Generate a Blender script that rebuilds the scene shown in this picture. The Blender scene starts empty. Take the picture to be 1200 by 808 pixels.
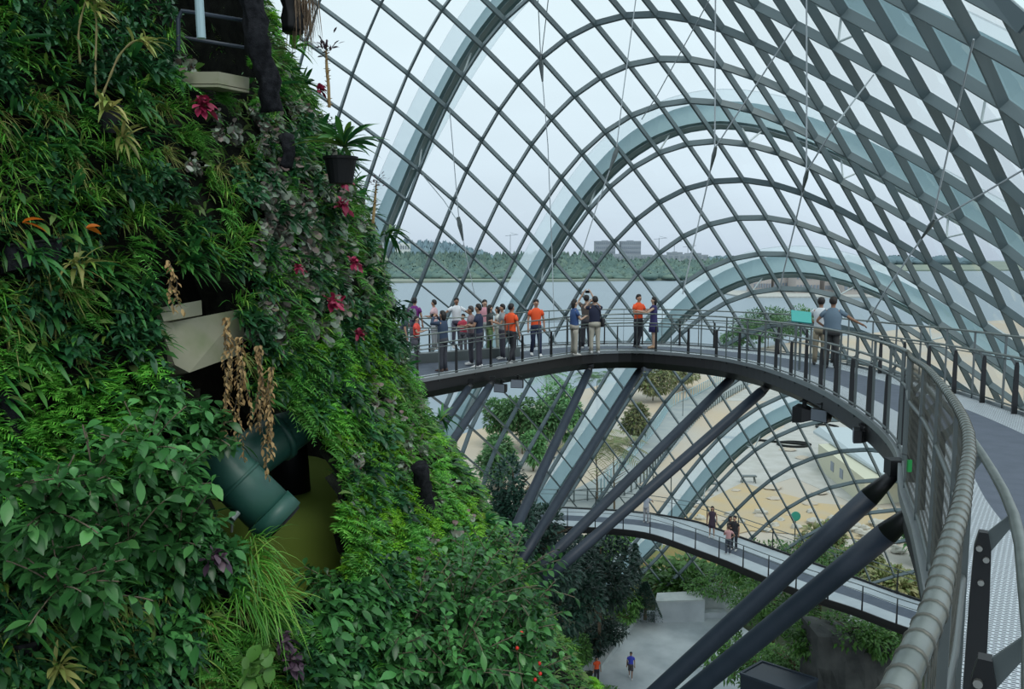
import bpy, bmesh, math, random
import numpy as np
from mathutils import Vector, Matrix, noise
PI = math.pi
SC = bpy.context.scene
COL = SC.collection
random.seed(7); RNG = np.random.default_rng(7)

# ------------------------------------------------------------------ camera, sky, sun, exposure
H = 26.5                                   # eye height above the ground floor
FPX = 970.8
TH = math.atan((404-300.9)/FPX)
cam_d = bpy.data.cameras.new('camera'); cam = bpy.data.objects.new('camera', cam_d); COL.objects.link(cam)
cam_d.sensor_width = 36; cam_d.lens = FPX/1200*36; cam_d.clip_end = 9000; cam_d.clip_start = .05
cam.location = (0, 0, H); cam.rotation_euler = (PI/2-TH, 0, 0); SC.camera = cam
SC.view_settings.view_transform = 'Standard'; SC.view_settings.look = 'None'
SC.view_settings.gamma = 1; SC.view_settings.use_curve_mapping = False
SC.view_settings.exposure = 0.3
SC.cycles.max_bounces = 10; SC.cycles.transparent_max_bounces = 24; SC.cycles.diffuse_bounces = 3; SC.cycles.glossy_bounces = 3
SC.cycles.caustics_reflective = False; SC.cycles.caustics_refractive = False

world = bpy.data.worlds.new('overcast_sky'); SC.world = world; world.use_nodes = True
nt = world.node_tree; nt.nodes.clear()
wo = nt.nodes.new('ShaderNodeOutputWorld'); bg = nt.nodes.new('ShaderNodeBackground'); nt.links.new(bg.outputs[0], wo.inputs[0])
tc = nt.nodes.new('ShaderNodeTexCoord'); sp = nt.nodes.new('ShaderNodeSeparateXYZ'); nt.links.new(tc.outputs['Generated'], sp.inputs[0])
cr = nt.nodes.new('ShaderNodeValToRGB'); nt.links.new(sp.outputs['Z'], cr.inputs[0])
e = cr.color_ramp.elements; e[0].position = 0.0; e[0].color = (.50, .57, .68, 1); e[1].position = 1; e[1].color = (.74, .87, .92, 1)
for p_, c_ in ((.03, (.56, .64, .74, 1)), (.1, (.63, .72, .81, 1)), (.3, (.68, .78, .84, 1))):
    k_ = cr.color_ramp.elements.new(p_); k_.color = c_
nz = nt.nodes.new('ShaderNodeTexNoise'); nz.inputs['Scale'].default_value = 2.2; nz.inputs['Detail'].default_value = 5
mp = nt.nodes.new('ShaderNodeMapping'); mp.inputs['Scale'].default_value = (1, 1, 3); nt.links.new(tc.outputs['Generated'], mp.inputs[0]); nt.links.new(mp.outputs[0], nz.inputs['Vector'])
mr = nt.nodes.new('ShaderNodeMapRange'); mr.inputs['From Min'].default_value = .3; mr.inputs['From Max'].default_value = .7; mr.inputs['To Min'].default_value = .93; mr.inputs['To Max'].default_value = 1.06
nt.links.new(nz.outputs['Fac'], mr.inputs['Value'])
mm = nt.nodes.new('ShaderNodeVectorMath'); mm.operation = 'SCALE'; nt.links.new(cr.outputs[0], mm.inputs[0]); nt.links.new(mr.outputs[0], mm.inputs['Scale']); nt.links.new(mm.outputs[0], bg.inputs[0])
bg.inputs['Strength'].default_value = 1.0
sun_d = bpy.data.lights.new('sun', 'SUN'); sun = bpy.data.objects.new('sun', sun_d); COL.objects.link(sun)
sun_d.energy = 0.9; sun_d.angle = math.radians(25); sun_d.color = (1, .97, .92)
sun.rotation_euler = (math.radians(30), math.radians(18), 0)

# ------------------------------------------------------------------ helpers: places
def ray(px, py):
    X = (px-600)/FPX; U = (404-py)/FPX
    return Vector((X, math.cos(TH)+U*math.sin(TH), -math.sin(TH)+U*math.cos(TH)))
CAM = Vector((0, 0, H))
def at(px, py, Y): d = ray(px, py); return CAM + d*(Y/d.y)          # point at distance Y ahead
def atz(px, py, z): d = ray(px, py); return CAM + d*((z-H)/d.z)      # point on the level z
def topx(p):
    v = Vector(p)-CAM; d = v.y*math.cos(TH)-v.z*math.sin(TH); u = v.z*math.cos(TH)+v.y*math.sin(TH)
    return 600+FPX*v.x/d, 404-FPX*u/d

# ------------------------------------------------------------------ helpers: objects
def link(o, parent=None):
    COL.objects.link(o)
    if parent is not None: o.parent = parent
    return o
def tag(o, label=None, cat=None, group=None, kind=None):
    if label: o['label'] = label
    if cat: o['category'] = cat
    if group: o['group'] = group
    if kind: o['kind'] = kind
    return o
def empty(name, loc=(0, 0, 0), rz=0, label=None, cat=None, group=None):
    o = bpy.data.objects.new(name, None); link(o); o.location = loc; o.rotation_euler = (0, 0, rz); o.empty_display_size = .1
    return tag(o, label, cat, group)
def mesh_np(name, V, F, mat, parent=None, smooth=False):
    V = np.asarray(V, dtype=np.float32); me = bpy.data.meshes.new(name)
    if isinstance(F, np.ndarray) and F.ndim == 2:
        n, k = F.shape
        me.vertices.add(len(V)); me.vertices.foreach_set('co', V.ravel())
        me.loops.add(n*k); me.loops.foreach_set('vertex_index', F.astype(np.int32).ravel())
        me.polygons.add(n); me.polygons.foreach_set('loop_start', np.arange(0, n*k, k, dtype=np.int32)); me.polygons.foreach_set('loop_total', np.full(n, k, dtype=np.int32))
        me.update(calc_edges=True)
    else:
        me.from_pydata(V.tolist(), [], [list(map(int, f)) for f in F]); me.update()
    if smooth: me.polygons.foreach_set('use_smooth', [True]*len(me.polygons))
    for m in (mat if isinstance(mat, (list, tuple)) else [mat]): me.materials.append(m)
    o = bpy.data.objects.new(name, me); return link(o, parent)
class MB:
    def __init__(s, origin=(0, 0, 0)): s.v = []; s.f = []; s.o = Vector(origin)
    def add(s, vs, fs):
        b = len(s.v); s.v += [tuple(Vector(p)-s.o) for p in vs]; s.f += [[i+b for i in f] for f in fs]; return s
    def box(s, c, size, rz=0, rot=None):
        M = rot if rot is not None else Matrix.Rotation(rz, 3, 'Z'); c = Vector(c)
        P = [c+M@Vector((sx*size[0]/2, sy*size[1]/2, sz*size[2]/2)) for sx in (-1, 1) for sy in (-1, 1) for sz in (-1, 1)]
        return s.add(P, [[0, 1, 3, 2], [4, 6, 7, 5], [0, 4, 5, 1], [2, 3, 7, 6], [0, 2, 6, 4], [1, 5, 7, 3]])
    def tube(s, pts, r, n=8, cap=True, ell=None):
        pts = [Vector(p) for p in pts]; N = len(pts); rs = r if isinstance(r, (list, tuple)) else [r]*N
        T = [(pts[min(i+1, N-1)]-pts[max(i-1, 0)]).normalized() for i in range(N)]
        up = Vector((0, 0, 1)) if abs(T[0].z) < .9 else Vector((0, 1, 0))
        vs = []; u = (up-T[0]*up.dot(T[0])).normalized()
        for i in range(N):
            u = (u-T[i]*u.dot(T[i])).normalized(); w = T[i].cross(u)
            rr = rs[i]; a, b = (rr if isinstance(rr, (list, tuple)) else (rr, rr))
            for k in range(n):
                t = 2*PI*k/n; vs.append(pts[i]+w*(a*math.cos(t))+u*(b*math.sin(t)))
        fs = [[i*n+k, i*n+(k+1) % n, (i+1)*n+(k+1) % n, (i+1)*n+k] for i in range(N-1) for k in range(n)]
        if cap: fs += [list(range(n))[::-1], [(N-1)*n+k for k in range(n)]]
        return s.add(vs, fs)
    def bar(s, a, b, w, h, up=(0, 0, 1), w2=None, h2=None):
        a = Vector(a); b = Vector(b); T = (b-a).normalized(); up = Vector(up)
        if abs(T.dot(up)) > .98: up = Vector((1, 0, 0))
        S = T.cross(up).normalized(); U = S.cross(T); w2 = w if w2 is None else w2; h2 = h if h2 is None else h2
        P = [a+S*sx*w/2+U*sz*h/2 for sx, sz in ((-1, -1), (1, -1), (1, 1), (-1, 1))]+[b+S*sx*w2/2+U*sz*h2/2 for sx, sz in ((-1, -1), (1, -1), (1, 1), (-1, 1))]
        return s.add(P, [[3, 2, 1, 0], [4, 5, 6, 7], [0, 1, 5, 4], [1, 2, 6, 5], [2, 3, 7, 6], [3, 0, 4, 7]])
    def loft(s, rings, close=True, cap=True):
        n = len(rings[0]); vs = [p for r in rings for p in r]
        fs = [[i*n+k, i*n+(k+1) % n, (i+1)*n+(k+1) % n, (i+1)*n+k] for i in range(len(rings)-1) for k in range(n if close else n-1)]
        if cap: fs += [list(range(n))[::-1], [(len(rings)-1)*n+k for k in range(n)]]
        return s.add(vs, fs)
    def prism(s, poly, z0, z1):
        n = len(poly); return s.add([(p[0], p[1], z0) for p in poly]+[(p[0], p[1], z1) for p in poly], [list(range(n))[::-1], list(range(n, 2*n))]+[[i, (i+1) % n, n+(i+1) % n, n+i] for i in range(n)])
    def sphere(s, c, r, n=10, m=6, jit=0):
        c = Vector(c); r = r if isinstance(r, (list, tuple)) else (r, r, r); R = []
        for i in range(m+1):
            ph = PI*i/m; ring = []
            for k in range(n):
                t = 2*PI*k/n; q = 1+(random.uniform(-jit, jit) if jit and 0 < i < m else 0)
                ring.append(c+Vector((r[0]*q*max(math.sin(ph), .02)*math.cos(t), r[1]*q*max(math.sin(ph), .02)*math.sin(t), -r[2]*q*math.cos(ph))))
            R.append(ring)
        return s.loft(R)
    def build(s, name, mat, parent=None, smooth=False):
        o = mesh_np(name, s.v, s.f, mat, parent, smooth)
        if parent is None: o.location = s.o
        return o
def smooth_curve(P, step):
    P = [Vector(p) for p in P]; out = []
    for i in range(len(P)-1):
        a, b, c, d = P[max(i-1, 0)], P[i], P[i+1], P[min(i+2, len(P)-1)]
        n = max(1, int((c-b).length/step*3))
        for k in range(n):
            t = k/n; out.append(.5*((2*b)+(c-a)*t+(2*a-5*b+4*c-d)*t*t+(3*b-a-3*c+d)*t**3))
    out.append(P[-1]); res = [out[0]]; acc = 0
    for i in range(1, len(out)):
        seg = (out[i]-out[i-1]).length
        while acc+seg >= step:
            t = (step-acc)/seg; q = out[i-1].lerp(out[i], t); res.append(q); out[i-1] = q; seg = (out[i]-q).length; acc = 0
        acc += seg
    res.append(P[-1]); return res

# ------------------------------------------------------------------ helpers: materials
def mat(name, col, rough=.6, metal=0, spec=.5, var=None, scale=5, detail=4, bump=0, bscale=30, island=None, trans=0, coords='Object', stretch=None, col2=None, fmin=.35, fmax=.65):
    m = bpy.data.materials.new(name); m.use_nodes = True; t = m.node_tree; b = t.nodes['Principled BSDF']; L = t.links.new
    c4 = lambda c: (c[0], c[1], c[2], 1)
    b.inputs['Base Color'].default_value = c4(col); b.inputs['Roughness'].default_value = rough; b.inputs['Metallic'].default_value = metal; b.inputs['Specular IOR Level'].default_value = spec
    out = None; tcn = t.nodes.new('ShaderNodeTexCoord'); vec = tcn.outputs[coords]
    if stretch:
        mpn = t.nodes.new('ShaderNodeMapping'); mpn.inputs['Scale'].default_value = stretch; L(vec, mpn.inputs[0]); vec = mpn.outputs[0]
    if island:
        g = t.nodes.new('ShaderNodeNewGeometry'); r = t.nodes.new('ShaderNodeValToRGB'); L(g.outputs['Random Per Island'], r.inputs[0])
        els = r.color_ramp.elements; n = len(island)
        for i, c in enumerate(island):
            if i == 0: el = els[0]; el.position = 0
            elif i == n-1: el = els[-1]; el.position = 1
            else: el = els.new(i/(n-1))
            el.color = c4(c)
        oi = t.nodes.new('ShaderNodeObjectInfo'); mrn = t.nodes.new('ShaderNodeMapRange'); mrn.inputs['To Min'].default_value = .65; mrn.inputs['To Max'].default_value = 1.3; L(oi.outputs['Random'], mrn.inputs[0])
        vm = t.nodes.new('ShaderNodeVectorMath'); vm.operation = 'SCALE'; L(r.outputs[0], vm.inputs[0]); L(mrn.outputs[0], vm.inputs['Scale']); out = vm.outputs[0]
    if col2 is not None:
        nzn = t.nodes.new('ShaderNodeTexNoise'); nzn.inputs['Scale'].default_value = scale; nzn.inputs['Detail'].default_value = detail; L(vec, nzn.inputs['Vector'])
        r = t.nodes.new('ShaderNodeValToRGB'); r.color_ramp.elements[0].position = fmin; r.color_ramp.elements[1].position = fmax
        r.color_ramp.elements[0].color = c4(col); r.color_ramp.elements[1].color = c4(col2); L(nzn.outputs['Fac'], r.inputs[0]); out = r.outputs[0]
    if out is not None: L(out, b.inputs['Base Color'])
    if bump:
        nb_ = t.nodes.new('ShaderNodeTexNoise'); nb_.inputs['Scale'].default_value = bscale; nb_.inputs['Detail'].default_value = 3; L(vec, nb_.inputs['Vector'])
        bn = t.nodes.new('ShaderNodeBump'); bn.inputs['Strength'].default_value = bump; bn.inputs['Distance'].default_value = .02; L(nb_.outputs['Fac'], bn.inputs['Height']); L(bn.outputs[0], b.inputs['Normal'])
    if trans:
        tr = t.nodes.new('ShaderNodeBsdfTranslucent'); mx = t.nodes.new('ShaderNodeMixShader'); mx.inputs[0].default_value = trans
        if out is not None: L(out, tr.inputs[0])
        else: tr.inputs[0].default_value = c4(col)
        L(b.outputs[0], mx.inputs[1]); L(tr.outputs[0], mx.inputs[2]); L(mx.outputs[0], t.nodes['Material Output'].inputs[0])
    return m
def leafmat(name, cols, rough=.42, trans=.25, spec=.35): return mat(name, cols[0], rough, 0, spec, island=cols, trans=trans)
M = {}
M['shell'] = mat('shell_steel', (.135, .18, .195), .45, 0, .4)
M['rib'] = mat('rib_steel', (.33, .47, .51), .5, 0, .4)
M['rib_light'] = mat('rib_flange', (.66, .74, .76), .5)
M['strut'] = mat('strut_paint', (.021, .032, .048), .5, 0, .35, col2=(.028, .041, .06), scale=3)
M['black'] = mat('black_steel', (.018, .02, .022), .4, .3)
M['beam'] = mat('walkway_beam_paint', (.010, .011, .012), .45, .1)
M['steel'] = mat('brushed_steel', (.17, .20, .185), .38, .8, col2=(.24, .27, .25), scale=9)
M['steel_d'] = mat('dull_steel', (.13, .155, .155), .4, .6)
M['wire'] = mat('wire_steel', (.11, .115, .10), .5, .5)
M['bolt'] = mat('bolt_head', (.45, .45, .42), .35, .9)
M['strip'] = mat('deck_strip', (.072, .092, .125), .7, col2=(.09, .112, .15), scale=4, bump=.2, bscale=60)
M['edge'] = mat('deck_edge', (.42, .47, .5), .5, .3)
M['concrete'] = mat('concrete', (.32, .36, .39), .8, col2=(.58, .62, .64), scale=.3, detail=8, bump=.3, bscale=8)
M['concrete_pale'] = mat('pale_concrete', (.42, .46, .46), .8, col2=(.5, .53, .52), scale=2, detail=6)
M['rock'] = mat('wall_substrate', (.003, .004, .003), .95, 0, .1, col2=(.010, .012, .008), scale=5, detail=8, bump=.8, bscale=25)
M['felt'] = mat('black_felt', (.006, .007, .009), .95, 0, .15, col2=(.02, .022, .026), scale=14, bump=.6, bscale=70)
M['pot'] = mat('black_pot_plastic', (.004, .005, .006), .6, 0, .25)
M['beige'] = mat('weathered_beige_panel', (.27, .27, .19), .7, col2=(.15, .19, .08), scale=3, detail=7, fmin=.45, fmax=.8)
M['pipe'] = mat('green_pipe_paint', (.016, .075, .058), .45, col2=(.022, .09, .068), scale=4)
M['olive'] = mat('olive_drum', (.17, .25, .03), .8, col2=(.2, .28, .045), scale=1.5)
M['palewall'] = mat('pale_grey_wall', (.34, .40, .42), .7)
M['bark'] = mat('bark', (.09, .06, .035), .9, col2=(.16, .12, .08), scale=12, bump=.6)
M['cane'] = mat('cane_stem', (.16, .17, .05), .7, col2=(.26, .2, .09), scale=10)
M['twig'] = mat('twig', (.16, .13, .09), .8)
fm = mat('pale_translucent_fin', (.72, .78, .82), .5); tt = fm.node_tree; tp = tt.nodes.new('ShaderNodeBsdfTransparent'); mz = tt.nodes.new('ShaderNodeMixShader'); mz.inputs[0].default_value = .5
tl = tt.nodes.new('ShaderNodeBsdfTranslucent'); tl.inputs[0].default_value = (.7, .76, .8, 1); tt.links.new(tp.outputs[0], mz.inputs[1]); tt.links.new(tl.outputs[0], mz.inputs[2]); tt.links.new(mz.outputs[0], tt.nodes['Material Output'].inputs[0]); M['fin'] = fm
# wall foliage
M['grass'] = leafmat('grass_blades', [(0.027, 0.135, 0.0162), (0.0675, 0.2565, 0.027), (0.135, 0.3645, 0.0473), (0.27, 0.405, 0.081)])
M['grassdry'] = leafmat('dry_grass_blades', [(0.13, 0.182, 0.039), (0.338, 0.312, 0.104), (0.208, 0.286, 0.065), (0.104, 0.234, 0.039)])
M['strap'] = leafmat('strap_leaves', [(0.0145, 0.0798, 0.0261), (0.029, 0.145, 0.0362), (0.0653, 0.2175, 0.0435), (0.174, 0.29, 0.0435)], rough=.35)
M['fern'] = leafmat('fern_fronds', [(0.0405, 0.189, 0.027), (0.081, 0.324, 0.0405), (0.1485, 0.4455, 0.081), (0.216, 0.486, 0.1215)])
M['bright'] = leafmat('bright_fern', [(0.0625, 0.3, 0.0375), (0.125, 0.45, 0.05), (0.225, 0.6, 0.0875), (0.1625, 0.525, 0.0625)])
M['moss'] = leafmat('moss_fronds', [(0.0805, 0.253, 0.0172), (0.161, 0.437, 0.023), (0.276, 0.598, 0.046), (0.115, 0.345, 0.023)])
M['broad'] = leafmat('broad_leaves', [(.022, .09, .026), (.04, .155, .04), (.065, .23, .06), (.11, .31, .085)], rough=.33, trans=.18)
M['dark'] = leafmat('dark_leaves', [(0.0102, 0.051, 0.0204), (0.0204, 0.0935, 0.034), (0.034, 0.1275, 0.051), (0.051, 0.153, 0.051)], rough=.4, trans=.15)
M['heuch'] = leafmat('grey_purple_leaves', [(0.1395, 0.1705, 0.1395), (0.2635, 0.3255, 0.248), (0.1705, 0.093, 0.093), (0.341, 0.403, 0.341), (0.1085, 0.2015, 0.093)], trans=.12)
M['red'] = leafmat('magenta_leaves', [(.22, .012, .045), (.38, .03, .09), (.48, .06, .14)], trans=.2)
M['purple'] = leafmat('purple_leaves', [(.05, .03, .05), (.10, .06, .09), (.14, .10, .12)], trans=.1)
M['lily'] = leafmat('round_light_leaves', [(.10, .26, .05), (.16, .36, .08), (.12, .24, .07)], trans=.2)
M['dried'] = leafmat('dried_leaves', [(.30, .19, .08), (.42, .30, .14), (.22, .13, .05)], rough=.8, trans=.2)
M['orange'] = leafmat('orange_leaves', [(.8, .25, .02), (.7, .15, .02)], trans=.3)
M['carpet'] = leafmat('wall_undergrowth', [(0.018, 0.075, 0.015), (0.045, 0.165, 0.027), (0.09, 0.255, 0.045), (0.135, 0.225, 0.06), (0.06, 0.075, 0.03)])
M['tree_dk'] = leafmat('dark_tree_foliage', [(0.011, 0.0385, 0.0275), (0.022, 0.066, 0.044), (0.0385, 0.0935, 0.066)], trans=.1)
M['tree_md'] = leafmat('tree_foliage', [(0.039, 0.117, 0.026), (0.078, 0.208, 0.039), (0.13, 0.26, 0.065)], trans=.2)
M['tree_out'] = leafmat('outdoor_foliage', [(0.075, 0.195, 0.075), (0.12, 0.285, 0.105), (0.18, 0.33, 0.12)], trans=.2)
M['dryplant'] = leafmat('dry_bush_foliage', [(.16, .2, .07), (.3, .28, .14), (.12, .2, .06)], trans=.2)

# ------------------------------------------------------------------ the glazed shell as a smooth surface P(i, j)
SHELL = [[11.655,41.481,-9.078],[13.91,-12.498,5.336],[1.01,-1.274,-6.679],[-0.657,0.813,-0.708],[-0.321,-0.175,0.794],[0.147,-0.134,0.101],[0.179,0.395,-0.319],[17.35,17.041,-17.613],[3.076,-2.637,0.514],[-0.816,1.037,1.473],[0.29,-0.788,-0.555],[-0.252,0.193,0.219],[0.231,0.106,0.052],[0.14,-0.168,-0.004],[0.49,-0.536,-1.609],[-0.043,-0.241,0.545],[0.308,-0.374,0.842],[0.111,0.138,-0.438],[-0.174,0.502,-0.056],[0.043,-0.151,0.035],[-0.14,-0.589,0.271],[-0.009,-0.154,0.639],[-0.092,0.158,-0.17],[-0.194,0.471,0.407],[-0.054,-0.065,-0.456],[-0.152,-0.175,-0.373],[-0.088,0.31,-0.053],[-0.044,0.249,0.176],[-0.034,0.09,0.002],[-0.404,0.275,-0.471],[-0.004,0.143,-0.389],[-0.283,0.086,-0.508],[-0.276,0.138,-0.257],[-0.092,0.119,-0.152],[0.012,0.338,-0.051]]
# f,hy [970.83111535 300.85613032]
SHC = np.array(SHELL)
def cheb(n, x):
    T = [1.0, x]
    for k in range(2, n): T.append(2*x*T[-1]-T[-2])
    return T[:n]
def shell(i, j):
    a = cheb(5, (i-9)/11); b = cheb(7, (j-5)/15)
    v = np.zeros(3)
    for p in range(5):
        for q in range(7): v += SHC[p*7+q]*(a[p]*b[q])
    return Vector((v[0], v[1], v[2]+H))
def shell_n(i, j):
    e_ = .2; du = shell(i+e_, j)-shell(i-e_, j); dv = shell(i, j+e_)-shell(i, j-e_); n = du.cross(dv).normalized()
    return n if n.dot(shell(i, j)-Vector((0, 15, H-15))) > 0 else -n
IR = range(-3, 21); JR = range(-9, 21)
SP = {(i, j): shell(i, j) for i in IR for j in JR}; SN = {(i, j): shell_n(i, j) for i in IR for j in JR}
GND = 0.0
def beam_line(pts, nrm, w, d, name, m):
    # rectangular section following the surface, its outer face on the glass
    R = []
    for k, p in enumerate(pts):
        T = (pts[min(k+1, len(pts)-1)]-pts[max(k-1, 0)]).normalized(); n = nrm[k]; S = T.cross(n).normalized()
        R.append([p-S*w/2, p+S*w/2, p+S*w/2-n*d, p-S*w/2-n*d])
    mb = MB(); mb.loft(R); return mb.build(name, m)
def okn(k): return SP[k].z > GND-.6 and not (k[0] <= -2 and k[1] > 13)
def runs(keys):
    out = []; cur = []
    for k in keys:
        if okn(k): cur.append(k)
        else:
            if len(cur) > 1: out.append(cur)
            cur = []
    if len(cur) > 1: out.append(cur)
    return out
cnt = 0
for i in IR:
    for r_ in runs([(i, j) for j in JR]):
        o = beam_line([SP[k] for k in r_], [SN[k] for k in r_], .08, .29, 'trim_%d' % (cnt+1), M['shell']); tag(o, kind='structure'); cnt += 1
for j in JR:
    for r_ in runs([(i, j) for i in IR]):
        o = beam_line([SP[k]-SN[k]*.004 for k in r_], [SN[k] for k in r_], .075, .28, 'trim_%d' % (cnt+1), M['shell']); tag(o, kind='structure'); cnt += 1
gm = bpy.data.materials.new('dome_glass'); gm.use_nodes = True; t_ = gm.node_tree; t_.nodes.clear()
go = t_.nodes.new('ShaderNodeOutputMaterial'); mx_ = t_.nodes.new('ShaderNodeMixShader'); tb = t_.nodes.new('ShaderNodeBsdfTransparent'); gb = t_.nodes.new('ShaderNodeBsdfGlossy'); fr = t_.nodes.new('ShaderNodeFresnel')
fr.inputs[0].default_value = 1.35; tb.inputs[0].default_value = (.93, .975, .965, 1); gb.inputs['Roughness'].default_value = .03; gb.inputs['Color'].default_value = (.9, 1, .98, 1)
t_.links.new(fr.outputs[0], mx_.inputs[0]); t_.links.new(tb.outputs[0], mx_.inputs[1]); t_.links.new(gb.outputs[0], mx_.inputs[2]); t_.links.new(mx_.outputs[0], go.inputs[0])
M['glass'] = gm
cnt = 0
for i in list(IR)[:-1]:                       # one glazed bay between two arches = one window
    V = []; F = []
    for j in list(JR)[:-1]:
        q = [(i, j), (i+1, j), (i+1, j+1), (i, j+1)]
        if min(SP[k].z for k in q) < GND-2.5 or (i <= -2 and j >= 13): continue
        b = len(V); V += [tuple(SP[k]+SN[k]*.02) for k in q]; F.append([b, b+1, b+2, b+3])
    if F:
        cnt += 1; o = mesh_np('window_%d' % cnt, V, F, gm); tag(o, kind='structure')

# arches outside the glass
ribname = {3: 'leaning out of the picture beside the planted wall', 7: 'sweeping highest across the middle of the dome', 11: 'low, rising just behind the walkway visitors', 15: 'lowest, seen beneath the upper walkway'}
for i, where in ribname.items():
    js = [j*.5 for j in range(-18, 41)]; pts = [(j, shell(i, j), shell_n(i, j)) for j in js]; pts = [p for p in pts if p[1].z > GND-2]
    root = empty('steel_arch', (pts[0][1].x, pts[0][1].y, GND), label='pale teal steel arch outside the glass, '+where, cat='arch'); inv = -Vector(root.location)
    R1 = []; R2 = []; R3 = []
    for k, (j, p, n) in enumerate(pts):
        T = (pts[min(k+1, len(pts)-1)][1]-pts[max(k-1, 0)][1]).normalized(); S = T.cross(n).normalized()
        q = p+n*.75+inv
        R1.append([q-S*.26, q+S*.26, q+S*.26+n*1.15, q-S*.26+n*1.15])
        R2.append([q-S*.95+n*1.15, q+S*.95+n*1.15, q+S*.95+n*1.2, q-S*.95+n*1.2])
        R3.append([q-S*.1-n*.05, q+S*.1-n*.05, q+S*.1, q-S*.1])
    mb = MB(); mb.loft(R1); mb.build('web', M['rib'], root)
    mb = MB(); mb.loft(R2); mb.build('outer_fin', M['fin'], root)
    mb = MB(); mb.loft(R3); mb.build('inner_flange', M['rib_light'], root)
    for j in range(-7, 20, 3):
        if shell(i, j).z < GND+1: continue
        for dj in (-.35, .35):
            mb = MB(); mb.tube([shell(i, j)+inv, shell(i, j+dj)+shell_n(i, j+dj)*.8+inv], .04, 6); mb.build('tie_rod', M['rib_light'], root)

# ------------------------------------------------------------------ ground, water, far shore
M['water'] = mat('bay_water', (.20, .26, .31), .4, 0, .35, bump=.25, bscale=.12, coords='Object')
M['sand'] = mat('bare_sand', (.50, .40, .29), .95, col2=(.45, .42, .38), scale=.045, detail=9, bump=.4, bscale=.6)
M['sandw'] = mat('orange_sand', (.50, .37, .20), .95, col2=(.45, .37, .26), scale=.3, detail=8)
M['road'] = mat('grey_road', (.27, .30, .31), .9, col2=(.34, .36, .35), scale=.4)
M['palepath'] = mat('pale_track', (.48, .47, .45), .9, col2=(.4, .39, .36), scale=.5, detail=7)
M['lawn'] = mat('rough_grass', (.10, .17, .05), .95, col2=(.26, .17, .06), scale=.35, detail=8)
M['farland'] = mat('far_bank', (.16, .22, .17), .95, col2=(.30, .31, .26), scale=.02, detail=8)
M['farforest'] = leafmat('hazed_far_forest', [(.11, .175, .165), (.13, .20, .18), (.165, .23, .19)], rough=.9, trans=0, spec=.1)  # distance haze is mixed into these greens, so they are paler
M['farhill'] = leafmat('hazed_far_hill', [(.17, .245, .29), (.19, .27, .31)], rough=.9, trans=0, spec=.1)  # bluer and paler still: aerial haze painted into the foliage colour
M['haze_b'] = mat('haze_tinted_building', (.31, .34, .39), .9)  # wall grey lightened with painted-in aerial haze
M['white'] = mat('white_paint', (.7, .72, .72), .6)
M['soil'] = mat('planting_soil', (.02, .03, .015), .95, col2=(.04, .06, .02), scale=.8)

WZ = -.8
def ground_poly(name, pix, mat_, z, h=.0, zt=None):
    P = [atz(x, y, z) for x, y in pix]; mb = MB((0, 0, 0)); mb.prism([(p.x, p.y) for p in P], z-max(h, .05), z); return mb.build(name, mat_)
mb = MB(); mb.prism([(-3000, 90), (4000, 90), (4000, 6000), (-3000, 6000)], WZ-.5, WZ); tag(mb.build('bay_water', M['water']), 'pale grey-blue water of the bay between the site and the far shore', 'water', kind='stuff')
shore = [(395, 640), (420, 560), (470, 528), (530, 512), (572, 500), (600, 486), (650, 466), (700, 452), (745, 443), (800, 428), (850, 416), (905, 405), (960, 396), (1010, 392), (1100, 380), (1230, 372), (1300, 370)]
P = [atz(x, y, 0) for x, y in shore]
poly = [(-70, -40), (-70, 55)]+[(p.x, p.y) for p in P]+[(P[-1].x+300, P[-1].y), (500, -40)]
mb = MB(); mb.prism(poly, -1.5, -.03); tag(mb.build('floor', M['sand']), kind='structure')
# inside floor
inside = [(-45, -30), (-45, 50), (-12, 60), (0, 64), (12, 66.5), (20, 65.5), (30, 60), (42, 52), (46, 40), (46, -30)]
mb = MB(); mb.prism(inside, -.5, 0); tag(mb.build('floor', M['soil']), kind='structure')
kerb = [(x, y) for x, y in inside[1:9]]
mb = MB()
for a, b in zip(kerb[:-1], kerb[1:]): mb.bar((a[0], a[1], .3), (b[0], b[1], .3), .5, .6)
tag(mb.build('trim_90', M['concrete_pale']), kind='structure')

def gfeature(name, pix, m, z, label, cat, h=.05):
    c = atz(sum(p[0] for p in pix)/len(pix), sum(p[1] for p in pix)/len(pix), z); P = [atz(x, y, z) for x, y in pix]
    mb = MB((c.x, c.y, 0)); mb.prism([(p.x, p.y) for p in P], z-h, z); return tag(mb.build(name, m), label, cat)
gfeature('promenade', [(560, 600), (640, 592), (700, 560), (740, 520), (770, 490), (800, 468), (850, 446), (900, 430), (912, 436), (870, 455), (825, 482), (795, 520), (760, 560), (735, 600), (700, 625), (600, 622)], M['road'], .02, 'grey curving path outside the glass, behind the long dark struts', 'path')
gfeature('site_track', [(800, 600), (850, 560), (870, 530), (920, 500), (900, 470), (850, 470), (900, 440), (960, 440), (1040, 470), (1100, 520), (1180, 600), (1090, 590), (1000, 590), (930, 560)], M['palepath'], .0, 'pale churned track across the building site', 'track')
gfeature('sand_patch', [(800, 600), (870, 566), (960, 590), (1090, 600), (1110, 640), (960, 628), (880, 622), (800, 640)], M['sandw'], .06, 'flat patch of orange sand just beyond the lower walkway', 'sand')
gfeature('grass_slope', [(690, 640), (760, 635), (850, 655), (900, 680), (880, 706), (700, 700)], M['lawn'], .08, 'rough ochre and green grass slope seen below the lower walkway', 'grass')
gfeature('plaza', [(743, 722), (700, 780), (684, 812), (668, 860), (850, 870), (905, 800), (880, 742), (848, 720)], M['concrete'], .06, 'stained grey concrete plaza on the ground floor of the dome', 'floor slab', .1)
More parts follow.
